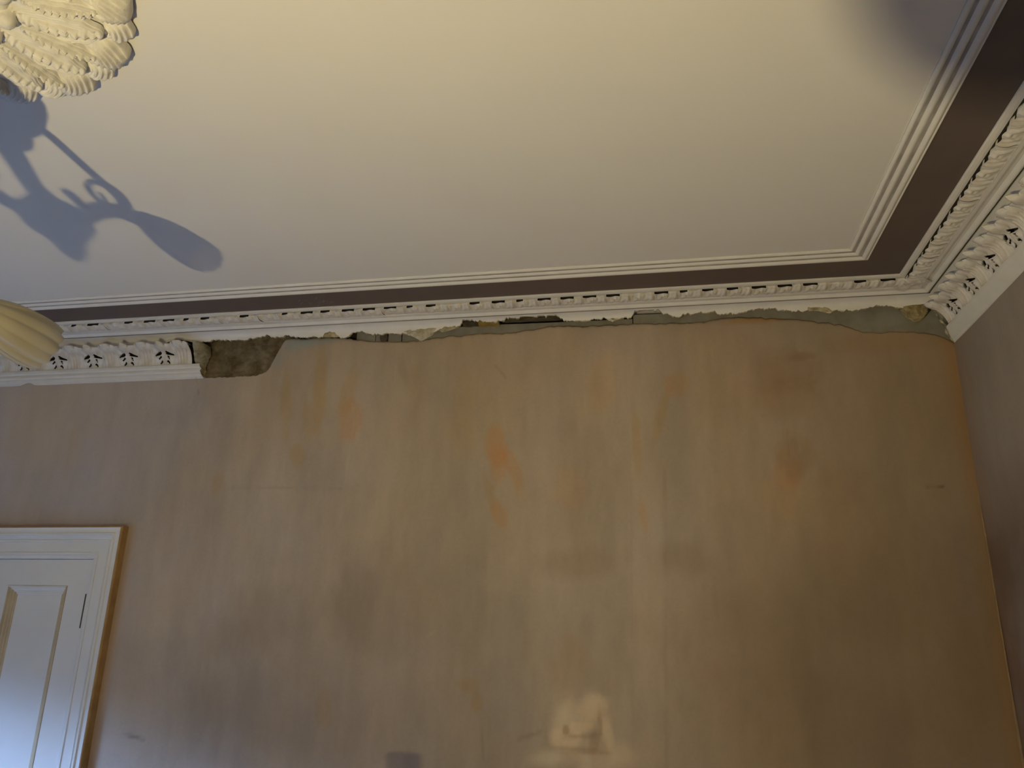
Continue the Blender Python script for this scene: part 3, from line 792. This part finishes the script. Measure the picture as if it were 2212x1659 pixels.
o_ = len(vv)
vv += [(vv[c][0] + 0.004, 0.02, vv[c][2]) for c in cap]
fm = [0] * len(ff)
for q in range(K - 1): ff.append((cap[q], o_ + q, o_ + q + 1, cap[q + 1])); fm.append(1)

def bed_mats(o, K_, ncol):
    o.data.materials.append(M_GAP_SHADE)
    for p in o.data.polygons:
        if max(p.vertices) < K_ * ncol and max(v % K_ for v in p.vertices) <= 4: p.material_index = 2
bed_mats(obj('frieze_bed', vv, ff, [M_WHITE, M_RAW], trim4, fmat=fm), K, len(xq))
xl0 = bk(350, 751, 0.09)[0] + 0.002
xi = xl0; k = 0
while xi > XL + 0.2:
    link('acanthus_leaf', ME_AC, trim4, (xi, 0, 0)); link('tongue_leaf', ME_TO, trim4, (xi - PITCH_L / 2, 0, 0)); xi -= PITCH_L
link('tongue_leaf', ME_TO, trim4, (xl0 + PITCH_L / 2 - 0.004, 0, 0))
# broken core standing at the cut end
bvv = []; bff = []; nz_, nw_ = 22, 7
for j in range(nz_):
    d = 0.082 + (0.285 - 0.082) * j / (nz_ - 1)
    t_out = float(np.interp(d, [0.08, 0.12, 0.17, 0.2, 0.285], [0.105, 0.082, 0.058, 0.036, 0.012]))
    xo = np.interp(d, [0.08, 0.14, 0.18, 0.23, 0.285], [0.052, 0.062, 0.050, 0.026, 0.022]) + 0.012 * (float(fbm(d * 80, 1.5, 2)) - 0.5)
    for q in range(nw_):
        w = q / (nw_ - 1)
        bvv.append((xe - 0.012 + float(xo) * math.sin(w * PI * 0.5), -t_out * math.cos(w * PI * 0.5) ** 0.7 + 0.012 * w + 0.010 * (float(vnoise(d * 120, w * 9)) - 0.5), -d))
obj('broken_end', bvv, grid_faces(nz_, nw_, True), mat('grubby_plaster', (0.36, 0.33, 0.25), 0.9, color2=(0.17, 0.135, 0.075), vscale=40, bump=0.5, bscale=100, bdist=0.003), trim4, True)['label'] = 'grubby broken core at the cut end'

# right wall frieze
trim5 = empty('trim_5', (XR, YB, ZC))
tag(trim5, 'white acanthus frieze along the right wall, broken off at the corner', 'frieze', kind='structure')
SD = 0.885
def dR(d): return 0.08 + (d - 0.08) * SD
frzR = [(t, d) for (t, d) in frz[:5]] + [(0.040, 0.2035), (0.044, 0.208), (0.040, 0.222), (0.030, 0.242), (0.020, 0.262), (0.012, 0.279), (0.004, 0.288), (-0.01, 0.288)]
vv = []; ff = []; fm = []
yq = np.concatenate([[0.0], np.linspace(-0.02, -3.2, 60), [YF - YB]])
K = len(frzR)
for i, yy in enumerate(yq):
    for (t, d) in frzR:
        off = 0.0
        if i == 0: off = -max(0, t) * 0.9 - 0.008 - 0.010 * float(vnoise(d * 110, 3)) 
        vv.append((-t, min(yy, 0) + off if i == 0 else yy - max(0, t) * 0.2 - 0.02, -dR(d)))
for i in range(len(yq) - 1):
    for q in range(K - 1):
        a = i * K + q; ff.append((a, a + K, a + K + 1, a + 1)); fm.append(0)
o_ = len(vv)
vv += [(0.02, vv[c][1] + 0.004, vv[c][2]) for c in range(K)]
for q in range(K - 1): ff.append((q, q + 1, o_ + q + 1, o_ + q)); fm.append(1)
bed_mats(obj('frieze_bed', vv, ff, [M_WHITE, M_RAW], trim5, fmat=fm), K, len(yq))
yi = 3.553 - YB + 0.226 + 0.005
PR = 0.2265
first = True
while yi > -3.6:
    for me_, dy, nm in ((ME_AC, 0, 'acanthus_leaf'), (ME_TO, -PR / 2, 'tongue_leaf')):
        o = link(nm, me_, trim5, (0, yi + dy, -0.08 * (1 - SD)), (0, 0, -PI / 2)); o.scale = (PR / PITCH_L, 1, SD)
    yi -= PR
o = link('tongue_leaf', ME_TO, trim5, (0, 3.553 - YB + 0.226 + 0.005 + PR / 2 - 0.012, -0.08 * (1 - SD)), (0, 0, -PI / 2)); o.scale = (PR / PITCH_L * 0.8, 1, SD)

# jagged broken end at the corner, following the mitre
evv = []; nd_, ns_ = 40, 9
for j in range(nd_):
    d = 0.088 + (0.262 - 0.088) * j / (nd_ - 1)
    tm = float(np.interp(d, [0.085, 0.11, 0.15, 0.19, 0.24, 0.265], [0.138, 0.122, 0.088, 0.058, 0.046, 0.012]))
    for q in range(ns_):
        w = q / (ns_ - 1)
        t = tm * (1 - w) + 0.004 * w
        jy = 0.030 * (float(fbm(d * 90, 2.0 + w * 3, 3)) - 0.35) + 0.014 * (float(vnoise(d * 260, w * 14)) - 0.5)
        evv.append((-t + 0.006 * (float(vnoise(d * 200, 9 + w * 8)) - 0.5), -t * 0.85 - 0.018 + jy * (0.4 + 0.6 * (1 - w)), -d))
obj('broken_end', evv, grid_faces(nd_, ns_), mat('chalky_break', (0.66, 0.63, 0.54), 0.9, color2=(0.34, 0.29, 0.19), vscale=45, bump=0.6, bscale=110, bdist=0.004), trim5, True)

# ------------------------------------------------------------------ door
door = empty('door_1', ((DX0 + DX1) / 2, YB, 0))
tag(door, 'white painted panelled door in the lower left corner', 'door', kind='structure')
ox = (DX0 + DX1) / 2
def dpart(name, verts, faces, m_, parent=None, **k):
    return obj(name, [(p[0] - ox, p[1] - YB, p[2]) for p in verts], faces, m_, parent or door, **k)
LY = YB + 0.012      # face of the leaf
SX = [DX0 + 0.012, DX1 - 0.012]
st = 0.150; pw = 0.385
pR1 = CAMZ and bk(146.6, 1265, -0.012)[0]; pL1 = bk(18, 1265, -0.012)[0]; pTop = bk(146.6, 1265, -0.012)[1]
mR0, mL0 = pL1 - 0.13, pL1 - 0.13 - (pR1 - pL1)
zTopLeaf = DZ - 0.006
panels = [(pL1, pR1, 0.66, pTop), (mL0, mR0, 0.66, pTop), (pL1, pR1, 0.22, 0.52), (mL0, mR0, 0.22, 0.52)]
mb = MB()
xsD = sorted({SX[0], SX[1], pL1, pR1, mL0, mR0}); zsD = sorted({0.008, zTopLeaf, 0.22, 0.52, 0.66, pTop})
for i in range(len(xsD) - 1):
    for j in range(len(zsD) - 1):
        xm = (xsD[i] + xsD[i + 1]) / 2; zm = (zsD[j] + zsD[j + 1]) / 2
        if any(a < xm < b_ and c < zm < d_ for a, b_, c, d_ in panels): continue
        mb.box(xsD[i], xsD[i + 1], LY, LY + 0.045, zsD[j], zsD[j + 1])
dpart('door_leaf', mb.v, mb.f, M_DOOR)
for (a, b_, c, d_) in panels:
    # recessed panel and a moulded frame of steps around it
    dep = 0.034; w = 0.052
    o = dpart('door_panel', *box_vf(a + w * 0.8, b_ - w * 0.8, LY + dep - 0.006, LY + dep + 0.006, c + w * 0.8, d_ - w * 0.8), M_DOOR)
    pr = [(0.0, 0.004), (0.003, -0.003), (0.010, -0.004), (0.013, 0.006), (0.022, 0.008), (0.027, 0.018), (0.034, 0.018), (0.037, 0.025), (0.046, 0.025), (w, 0.030)]
    for side in range(4):
        vv = []; ff = []
        for (q, y) in pr:
            cs_ = [(a + q, d_ - q), (b_ - q, d_ - q), (b_ - q, c + q), (a + q, c + q)]
            p, r = cs_[side], cs_[(side + 1) % 4]
            vv += [(p[0], LY + y, p[1]), (r[0], LY + y, r[1])]
        for i in range(len(pr) - 1): ff.append((2 * i, 2 * i + 1, 2 * i + 3, 2 * i + 2))
        dpart('panel_moulding', vv, ff, M_DOOR if side in (0, 2) else M_YELLOWED)
# jamb lining
mb = MB(); mb.box(DX0 - 0.02, DX0 + 0.010, YB - 0.004, YB + 0.16, 0, DZ); mb.box(DX1 - 0.010, DX1 + 0.02, YB - 0.004, YB + 0.16, 0, DZ); mb.box(DX0, DX1, YB - 0.004, YB + 0.16, DZ - 0.004, DZ + 0.03)
dpart('door_lining', mb.v, mb.f, M_DOOR)
# black sheet standing in for the shade in the gap round the leaf
dpart('gap_shade_board', *box_vf(DX0, DX1, YB + 0.07, YB + 0.08, 0, DZ), M_DARK)
# hinge
hx, hz0 = bk(194, 1283, 0.0)[0], bk(194, 1283, 0.0)[1]; hz1 = bk(178, 1357, 0.0)[1]
hx = DX1 - 0.012
hv = MB(); hv.add(tube_vf([(hx, LY - 0.006, hz1), (hx, LY - 0.006, hz1 + (hz0 - hz1) * .33), (hx, LY - 0.006, hz1 + (hz0 - hz1) * .66), (hx, LY - 0.006, hz0)], 0.010, 10))
hv.box(hx - 0.018, hx + 0.011, LY - 0.002, LY + 0.004, hz1, hz0)
dpart('hinge', hv.v, hv.f, M_RUST)['label'] = 'rusty iron hinge'
# knob on the far stile
kv = lathe_vf([(0.0, 0.0), (0.028, 0.002), (0.028, 0.006), (0.010, 0.010), (0.010, 0.035), (0.022, 0.042), (0.028, 0.055), (0.022, 0.068), (0.0, 0.072)], 20)
dpart('door_knob', [(SX[0] + 0.07 + p[0], LY - p[2], 1.0 + p[1]) for p in kv[0]], [tuple(reversed(q)) for q in kv[1]], M_BRASS, smooth=True)

# architrave around the door
arch = empty('trim_6', (ox, YB, 0)); tag(arch, 'white stepped architrave around the door with bare ochre outer edge', 'architrave', kind='structure')
AW = 0.176
# profile from opening (w=0) outwards; y offset in front of the wall
ap = [(0.0, 0.0), (0.0, -0.012), (0.010, -0.016), (0.018, -0.016), (0.021, -0.024), (0.030, -0.0245), (0.032, -0.019), (0.090, -0.020), (0.092, -0.032), (0.098, -0.034), (0.101, -0.028), (0.112, -0.034), (0.122, -0.046), (0.126, -0.056), (0.134, -0.056), (0.138, -0.048), (0.152, -0.050), (0.166, -0.054)]
ae = [(0.166, -0.054), (0.172, -0.052), (AW, -0.046), (AW, 0.006)]
def arch_piece(name, prof, kind, m_):
    vv = []; ff = []
    for (w, y) in prof:
        if kind == 'right': vv += [(DX1 + w, YB + y, 0), (DX1 + w, YB + y, DZ + w)]
        elif kind == 'left': vv += [(DX0 - w, YB + y, 0), (DX0 - w, YB + y, DZ + w)]
        else: vv += [(DX0 - w, YB + y, DZ + w), (DX1 + w, YB + y, DZ + w)]
    for i in range(len(prof) - 1): ff.append((2 * i, 2 * i + 1, 2 * i + 3, 2 * i + 2))
    return obj(name, [(p[0] - ox, p[1] - YB, p[2]) for p in vv], ff, m_, arch)
for kd in ('left', 'right', 'head'):
    arch_piece('architrave_board', ap, kd, M_DOOR)
    arch_piece('architrave_edge', ae, kd, M_OCHRE)

# ------------------------------------------------------------------ ceiling rose
RC = (-1.93, 1.326)
rose = empty('ceiling_rose', (RC[0], RC[1], ZC))
tag(rose, 'cream plaster ceiling rose of curling acanthus leaves, top left', 'ceiling rose')
def place_polar(me, name, r, ang, tilt=0.0, scale=1.0, zoff=0.0):
    o = link(name, me, rose, (r * math.cos(ang), r * math.sin(ang), zoff), (0, 0, ang + tilt)); o.scale = (scale, scale, scale); return o
# base dish
nb, nr = 168, 26; vv = []
for i in range(nb):
    a = 2 * PI * i / nb
    edge = 0.505 + 0.016 * math.cos(14 * (a - math.radians(50.2))) + 0.008 * math.cos(28 * (a - math.radians(50.2)))
    for j in range(nr):
        k = j / (nr - 1); r = edge * (1 - k) + 0.05 * k
        d = 0.0 if j == 0 else 0.022 + 0.030 * math.sin(PI * min(1, k * 1.2)) + 0.005 * math.cos(28 * a) * (1 - k) + 0.010 * float(vnoise(r * 40 + 3, a * 18)) - 0.004
        vv.append((r * math.cos(a), r * math.sin(a), -d))
ff = []
for i in range(nb):
    for j in range(nr - 1):
        a = i * nr + j; b = ((i + 1) % nb) * nr + j; ff.append((a, a + 1, b + 1, b))
ff.append(tuple(i * nr + nr - 1 for i in range(nb)))
obj('rose_dish', vv, ff, M_ROSE, rose, True)
def rose_leaf():
    """long acanthus blade along +x, length .27, fluted parallel to its outline, scales down the spine"""
    nu_, nv_ = 96, 65; vv = []; Ln = 0.275
    for i in range(nu_):
        k = i / (nu_ - 1)
        half = 0.064 * (math.sin(PI * min(1, k * 0.93 + 0.07)) ** 0.55) * (1 - 0.12 * math.cos(k * PI * 9) * k)
        for j in range(nv_):
            s = j / (nv_ - 1) * 2 - 1
            x = k * Ln + 0.02 * s * s * (1 - k); yv = s * half + 0.012 * math.sin(k * PI)
            rim = math.sqrt(max(0, 1 - s * s))
            rad = max(abs(s), abs(2 * k - 1) ** 1.6 * 0.9)      # nested outlines
            flute = abs(math.cos(rad * PI * 5)) ** 0.7
            spine = 0.0
            if abs(s) < 0.30 and 0.12 < k < 0.92:
                saw = ((k - 0.12) * 10) % 1.0
                spine = (1 - (abs(s) / 0.30) ** 2) * (0.35 + 0.65 * saw) * (0.4 + 0.6 * math.sin((k - 0.12) / 0.8 * PI))
            trough = math.exp(-((abs(s) - 0.42) / 0.14) ** 2) * math.sin(PI * k)
            h = 0.006 * rim + 0.0085 * flute * min(1, rim * 2) + 0.019 * spine - 0.010 * trough + 0.008 * math.sin(PI * k) * rim * 0.6 + 0.012 * k * k * rim
            vv.append((x, yv, -(0.030 + h) if 0 < j < nv_ - 1 else -0.022))
    return mesh('rose_leaf', vv, grid_faces(nu_, nv_, True), M_ROSE, True)
def rose_curl(R, ribs, amp):
    """shell-like curl: domed, ribbed in arcs fanning from a point on its inner side"""
    nu_, nv_ = 40, 44; vv = []
    for i in range(nu_):
        k = i / (nu_ - 1)
        for j in range(nv_):
            a = 2 * PI * j / (nv_ - 1)
            rr = R * k * (1 + 0.05 * math.cos(a * 5 + 1))
            x = rr * math.cos(a); y = rr * math.sin(a) * 1.12
            dome = math.sqrt(max(0, 1 - k ** 2.4))
            ax_ = x + R * 0.9; ay = y - R * 0.55
            dist = math.hypot(ax_, ay) / R
            rib = (0.5 + 0.5 * math.cos(dist * PI * ribs)) ** 1.5
            eye = math.exp(-((x + R * 0.45) ** 2 + (y - R * 0.35) ** 2) / (0.17 * R) ** 2)
            h = 0.012 + dome * R * 0.66 + amp * rib * dome ** 0.5 - eye * R * 0.5
            vv.append((x, y, -(max(0.0, h) if k < 1 else 0.004)))
    return mesh('leaf_curl', vv, grid_faces(nu_, nv_, True), M_ROSE, True)
def rose_knob():
    vf = lathe_vf([(0.0, -0.075), (0.010, -0.074), (0.020, -0.066), (0.026, -0.052), (0.024, -0.036), (0.03, -0.02), (0.03, 0.0)], 14, rib=6, amp=0.10)
    return mesh('rose_bud', vf[0], vf[1], M_ROSE, True)
ME_RL = rose_leaf(); ME_C1 = rose_curl(0.070, 9.0, 0.012); ME_C2 = rose_curl(0.046, 6.0, 0.009); ME_C3 = rose_curl(0.034, 4.0, 0.008); ME_KN = rose_knob()
step = 2 * PI / 14
for i in range(14):
    a = math.radians(50.2) + i * step
    o = place_polar(ME_C1, 'leaf_curl', 0.487, a, -0.25, 1.0, -0.004)
    o.rotation_euler[0] = 0.0
    place_polar(ME_C2, 'leaf_curl', 0.507, a + step * 0.50, 0.3, 1.0, -0.002)
    place_polar(ME_C3, 'leaf_curl', 0.415, a + step * 0.22, 0.8, 0.95, -0.022)
    # blades lean round the rose: root further on than the tip
    ra, ta = a + step * 0.95, a + step * 0.50
    p0 = np.array([0.235 * math.cos(ra), 0.235 * math.sin(ra)]); p1 = np.array([0.475 * math.cos(ta), 0.475 * math.sin(ta)])
    dv = p1 - p0
    o = link('rose_leaf', ME_RL, rose, (p0[0], p0[1], -0.016), (0, 0, math.atan2(dv[1], dv[0]))); L_ = np.linalg.norm(dv) / 0.275; o.scale = (L_, 1.0, 1.0)
    fr_a = a + step * 1.18
    o = link('rose_frond', ME_RL, rose, (0.27 * math.cos(fr_a), 0.27 * math.sin(fr_a), -0.020), (0, 0, math.atan2(dv[1], dv[0]) + step * 0.42 + 0.12)); o.scale = (0.74, 0.42, 1.15)
    place_polar(ME_C3, 'leaf_curl', 0.345, a + step * 0.98, -0.6, 0.7, -0.030)
    place_polar(ME_KN, 'rose_bud', 0.235, ra, 0, 1.0, -0.025)
cb = lathe_vf([(0.235, -0.02), (0.232, -0.055), (0.21, -0.07), (0.19, -0.062), (0.17, -0.075), (0.12, -0.085), (0.08, -0.08), (0.0, -0.08)], 48, rib=14, amp=0.03)
obj('centre_boss', cb[0], cb[1], M_ROSE, rose, True)

# ------------------------------------------------------------------ chandelier
CH = (RC[0], RC[1], CAMZ)
ch = empty('chandelier', CH)
tag(ch, 'three-arm brass chandelier with ribbed cream glass bell shades hanging from the rose', 'chandelier')
TOPZ = ZC - CAMZ - 0.08
def chp(name, vf, m_, parent=None, smooth=True): return obj(name, vf[0], vf[1], m_, parent or ch, smooth)
chp('ceiling_cup', lathe_vf([(0.0, TOPZ), (0.075, TOPZ), (0.07, TOPZ - 0.02), (0.045, TOPZ - 0.045), (0.018, TOPZ - 0.06), (0.0, TOPZ - 0.06)], 24), M_BRASS)
chp('stem', tube_vf([(0, 0, TOPZ - 0.05), (0, 0, 1.2), (0, 0, 0.9), (0, 0, 0.66)], [0.011, 0.011, 0.012, 0.014], 12), M_BRASS)
chp('upper_bowl', lathe_vf([(0.012, 1.245), (0.045, 1.225), (0.095, 1.19), (0.125, 1.14), (0.131, 1.09), (0.122, 1.04), (0.098, 0.99), (0.062, 0.945), (0.04, 0.92), (0.052, 0.905), (0.046, 0.885), (0.020, 0.865), (0.012, 0.85)], 36, rib=12, amp=0.03), M_BRASS)
chp('lower_body', lathe_vf([(0.014, 0.70), (0.024, 0.675), (0.034, 0.645), (0.060, 0.615), (0.082, 0.585), (0.085, 0.555), (0.070, 0.525), (0.052, 0.50), (0.040, 0.475), (0.028, 0.455)], 32, rib=8, amp=0.05), M_BRASS)
chp('finial', lathe_vf([(0.028, 0.458), (0.034, 0.445), (0.030, 0.432), (0.022, 0.425), (0.018, 0.412), (0.010, 0.402), (0.0, 0.398)], 20), M_BRASS)
# arms are meshes in the radial plane (x = radius)
def rz(pts): return [(r, 0.0, z) for r, z in pts]
armline = smoothline(rz([(0.05, 0.590), (0.10, 0.640), (0.160, 0.715), (0.215, 0.768), (0.262, 0.800), (0.300, 0.840), (0.318, 0.885), (0.300, 0.925), (0.268, 0.935)]), 6)
arm_r = [0.030 - 0.012 * abs(2 * i / (len(armline) - 1) - 0.7) for i in range(len(armline))]
ME_ARM = mesh('arm', *tube_vf(armline, arm_r, 10), M_BRASS, True)
scr = smoothline(rz([(0.300, 0.925), (0.262, 0.925), (0.222, 0.900), (0.196, 0.855), (0.200, 0.815), (0.225, 0.815), (0.240, 0.840), (0.228, 0.858)]), 6)
ME_SCR = mesh('scroll', *tube_vf(scr, [0.012 - 0.006 * i / (len(scr) - 1) for i in range(len(scr))], 8), M_BRASS, True)
lfv = smoothline(rz([(0.135, 0.700), (0.118, 0.735), (0.098, 0.752), (0.085, 0.742)]), 5)
ME_LF = mesh('arm_leaf', *tube_vf(lfv, [0.013, 0.013, 0.014, 0.014, 0.014, 0.014, 0.015, 0.015, 0.015, 0.014, 0.013, 0.012, 0.011, 0.009, 0.007, 0.004], 8), M_BRASS, True)
rod = smoothline(rz([(0.115, 1.075), (0.160, 1.050), (0.200, 1.010), (0.250, 0.960), (0.295, 0.918)]), 5)
ME_ROD = mesh('stay_rod', *tube_vf(rod, [0.014] * len(rod), 8), M_BRASS, True)
neck = smoothline(rz([(0.245, 0.785), (0.280, 0.786), (0.315, 0.792), (0.350, 0.803), (0.375, 0.812)]), 4)
ME_NK = mesh('lamp_neck', *tube_vf(neck, [0.013] * 5 + [0.010] * 6 + [0.012] * (len(neck) - 11), 8), M_BRASS, True)
B0 = Vector((0.372, 0, 0.838)); B1 = Vector((0.588, 0, 0.792)); axis = (B1 - B0).normalized()
q_ = axis.to_track_quat('Z', 'Y').to_matrix().to_4x4()
def along(vf): return [Matrix.Translation(B0) @ q_ @ Vector(p) for p in vf[0]], vf[1]
LS = (B1 - B0).length
ME_COL = mesh('collar', *along(lathe_vf([(0.012, -0.035), (0.022, -0.030), (0.034, -0.012), (0.040, 0.004), (0.040, 0.016), (0.034, 0.018), (0.0, 0.018)], 24)), M_BRASS, True)
sp_ = [(0.030, 0.006), (0.042, 0.012), (0.050, 0.024), (0.057, 0.042), (0.064, 0.065), (0.070, 0.090), (0.0735, 0.115), (0.076, 0.142), (0.0765, 0.165), (0.075, 0.186), (0.072, 0.202), (0.069, 0.211)]
ME_SH = mesh('glass_shade', *along(lathe_vf(sp_, 132, rib=11, amp=0.05, rimwave=0.003)), M_SHADE, True)
ME_BLB = mesh('bulb', *along(lathe_vf([(0.012, 0.02), (0.016, 0.04), (0.024, 0.065), (0.026, 0.085), (0.020, 0.105), (0.0, 0.113)], 16)), M_PALE, True)
def rotlink(nm, me_, parent, ang):
    o = link(nm, me_, parent); o.rotation_euler = (0, 0, ang); return o
for a in map(math.radians, (73.1, 188.0, 288.0)):
    ar = rotlink('arm', ME_ARM, ch, a)
    link('scroll', ME_SCR, ar); link('arm_leaf', ME_LF, ar); link('lamp_neck', ME_NK, ar)
    rotlink('stay_rod', ME_ROD, ch, a)
    s = rotlink('glass_shade', ME_SH, ch, a)
    s['label'] = 'ribbed cream glass bell shade'
    link('collar', ME_COL, s); link('bulb', ME_BLB, s)

# ------------------------------------------------------------------ things behind and below the frame that light or shade it
lamp = empty('work_lamp', (LAMP[0], LAMP[1] - 0.10, 0)); tag(lamp, 'black tripod work lamp with warm round lens, behind the viewer', 'work lamp')
Lx, Ly_, Lz = LAMP[0], LAMP[1] - 0.10, LAMP[2]
aimv = Vector(LAMP_AIM).normalized()
for k in range(3):
    a = 2 * PI * k / 3 + 0.4
    o = obj('leg', *tube_vf([(0, 0, 0.42), (0.26 * math.cos(a), 0.26 * math.sin(a), 0.012)], 0.011, 8), M_DARK, lamp)
obj('pole', *tube_vf([(0, 0, 0.30), (0, 0, Lz - 0.07)], 0.013, 10), M_DARK, lamp)
q2 = aimv.to_track_quat('Z', 'Y').to_matrix().to_4x4()
hp = Vector((0, 0.10, Lz))
hv = lathe_vf([(0.0, -0.085), (0.035, -0.08), (0.05, -0.055), (0.055, -0.02), (0.058, -0.002), (0.050, -0.004), (0.0, -0.006)], 28)
obj('lamp_head', [Matrix.Translation(hp) @ q2 @ Vector(p) for p in hv[0]], hv[1], M_DARK, lamp, True)
ld = bpy.data.lights.new('work_lamp_light', 'AREA'); ld.shape = 'DISK'; ld.size = 0.05; ld.energy = LAMP_POWER; ld.color = LAMP_COL
lo = bpy.data.objects.new('work_lamp_light', ld); col.objects.link(lo)
lo.location = LAMP; lo.rotation_euler = aimv.to_track_quat('-Z', 'Y').to_euler()

# added unseen globe on a pole: its round head shades the ceiling's right-hand corner
S2 = np.array([1.02, 1.86, ZC]); g = LAMP + 0.17 * (S2 - LAMP)
gl = empty('added_shadow_globe', (g[0], g[1], 0)); tag(gl, 'added unseen globe on a pole that shades the ceiling corner', 'shadow caster')
obj('base', *lathe_vf([(0.0, 0.0), (0.13, 0.0), (0.13, 0.012), (0.03, 0.022), (0.012, 0.04), (0.0, 0.04)], 28), M_DARK, gl, True)
obj('pole', *tube_vf([(0, 0, 0.03), (0, 0, g[2] - 0.07)], 0.010, 10), M_DARK, gl)
R2 = 0.067
obj('globe', *lathe_vf([(max(0.0, R2 * math.sin(PI * i / 16)), g[2] - R2 * math.cos(PI * i / 16)) for i in range(17)], 28), M_PALE, gl, True)

# added unseen tube standing on the floor: only its shadow reaches the wall
xw, zw = bk(873, 1628)
S3 = np.array([xw, YB, zw]); tpos = LAMP + 0.52 * (S3 - LAMP)
ct = empty('added_shadow_tube', (tpos[0], tpos[1], 0)); tag(ct, 'added unseen tube below the frame that shades the wall', 'cardboard tube')
obj('tube_wall', *lathe_vf([(0.046, 0.0), (0.046, tpos[2]), (0.042, tpos[2]), (0.042, 0.0), (0.046, 0.0)], 28), M_CARD, ct, False)
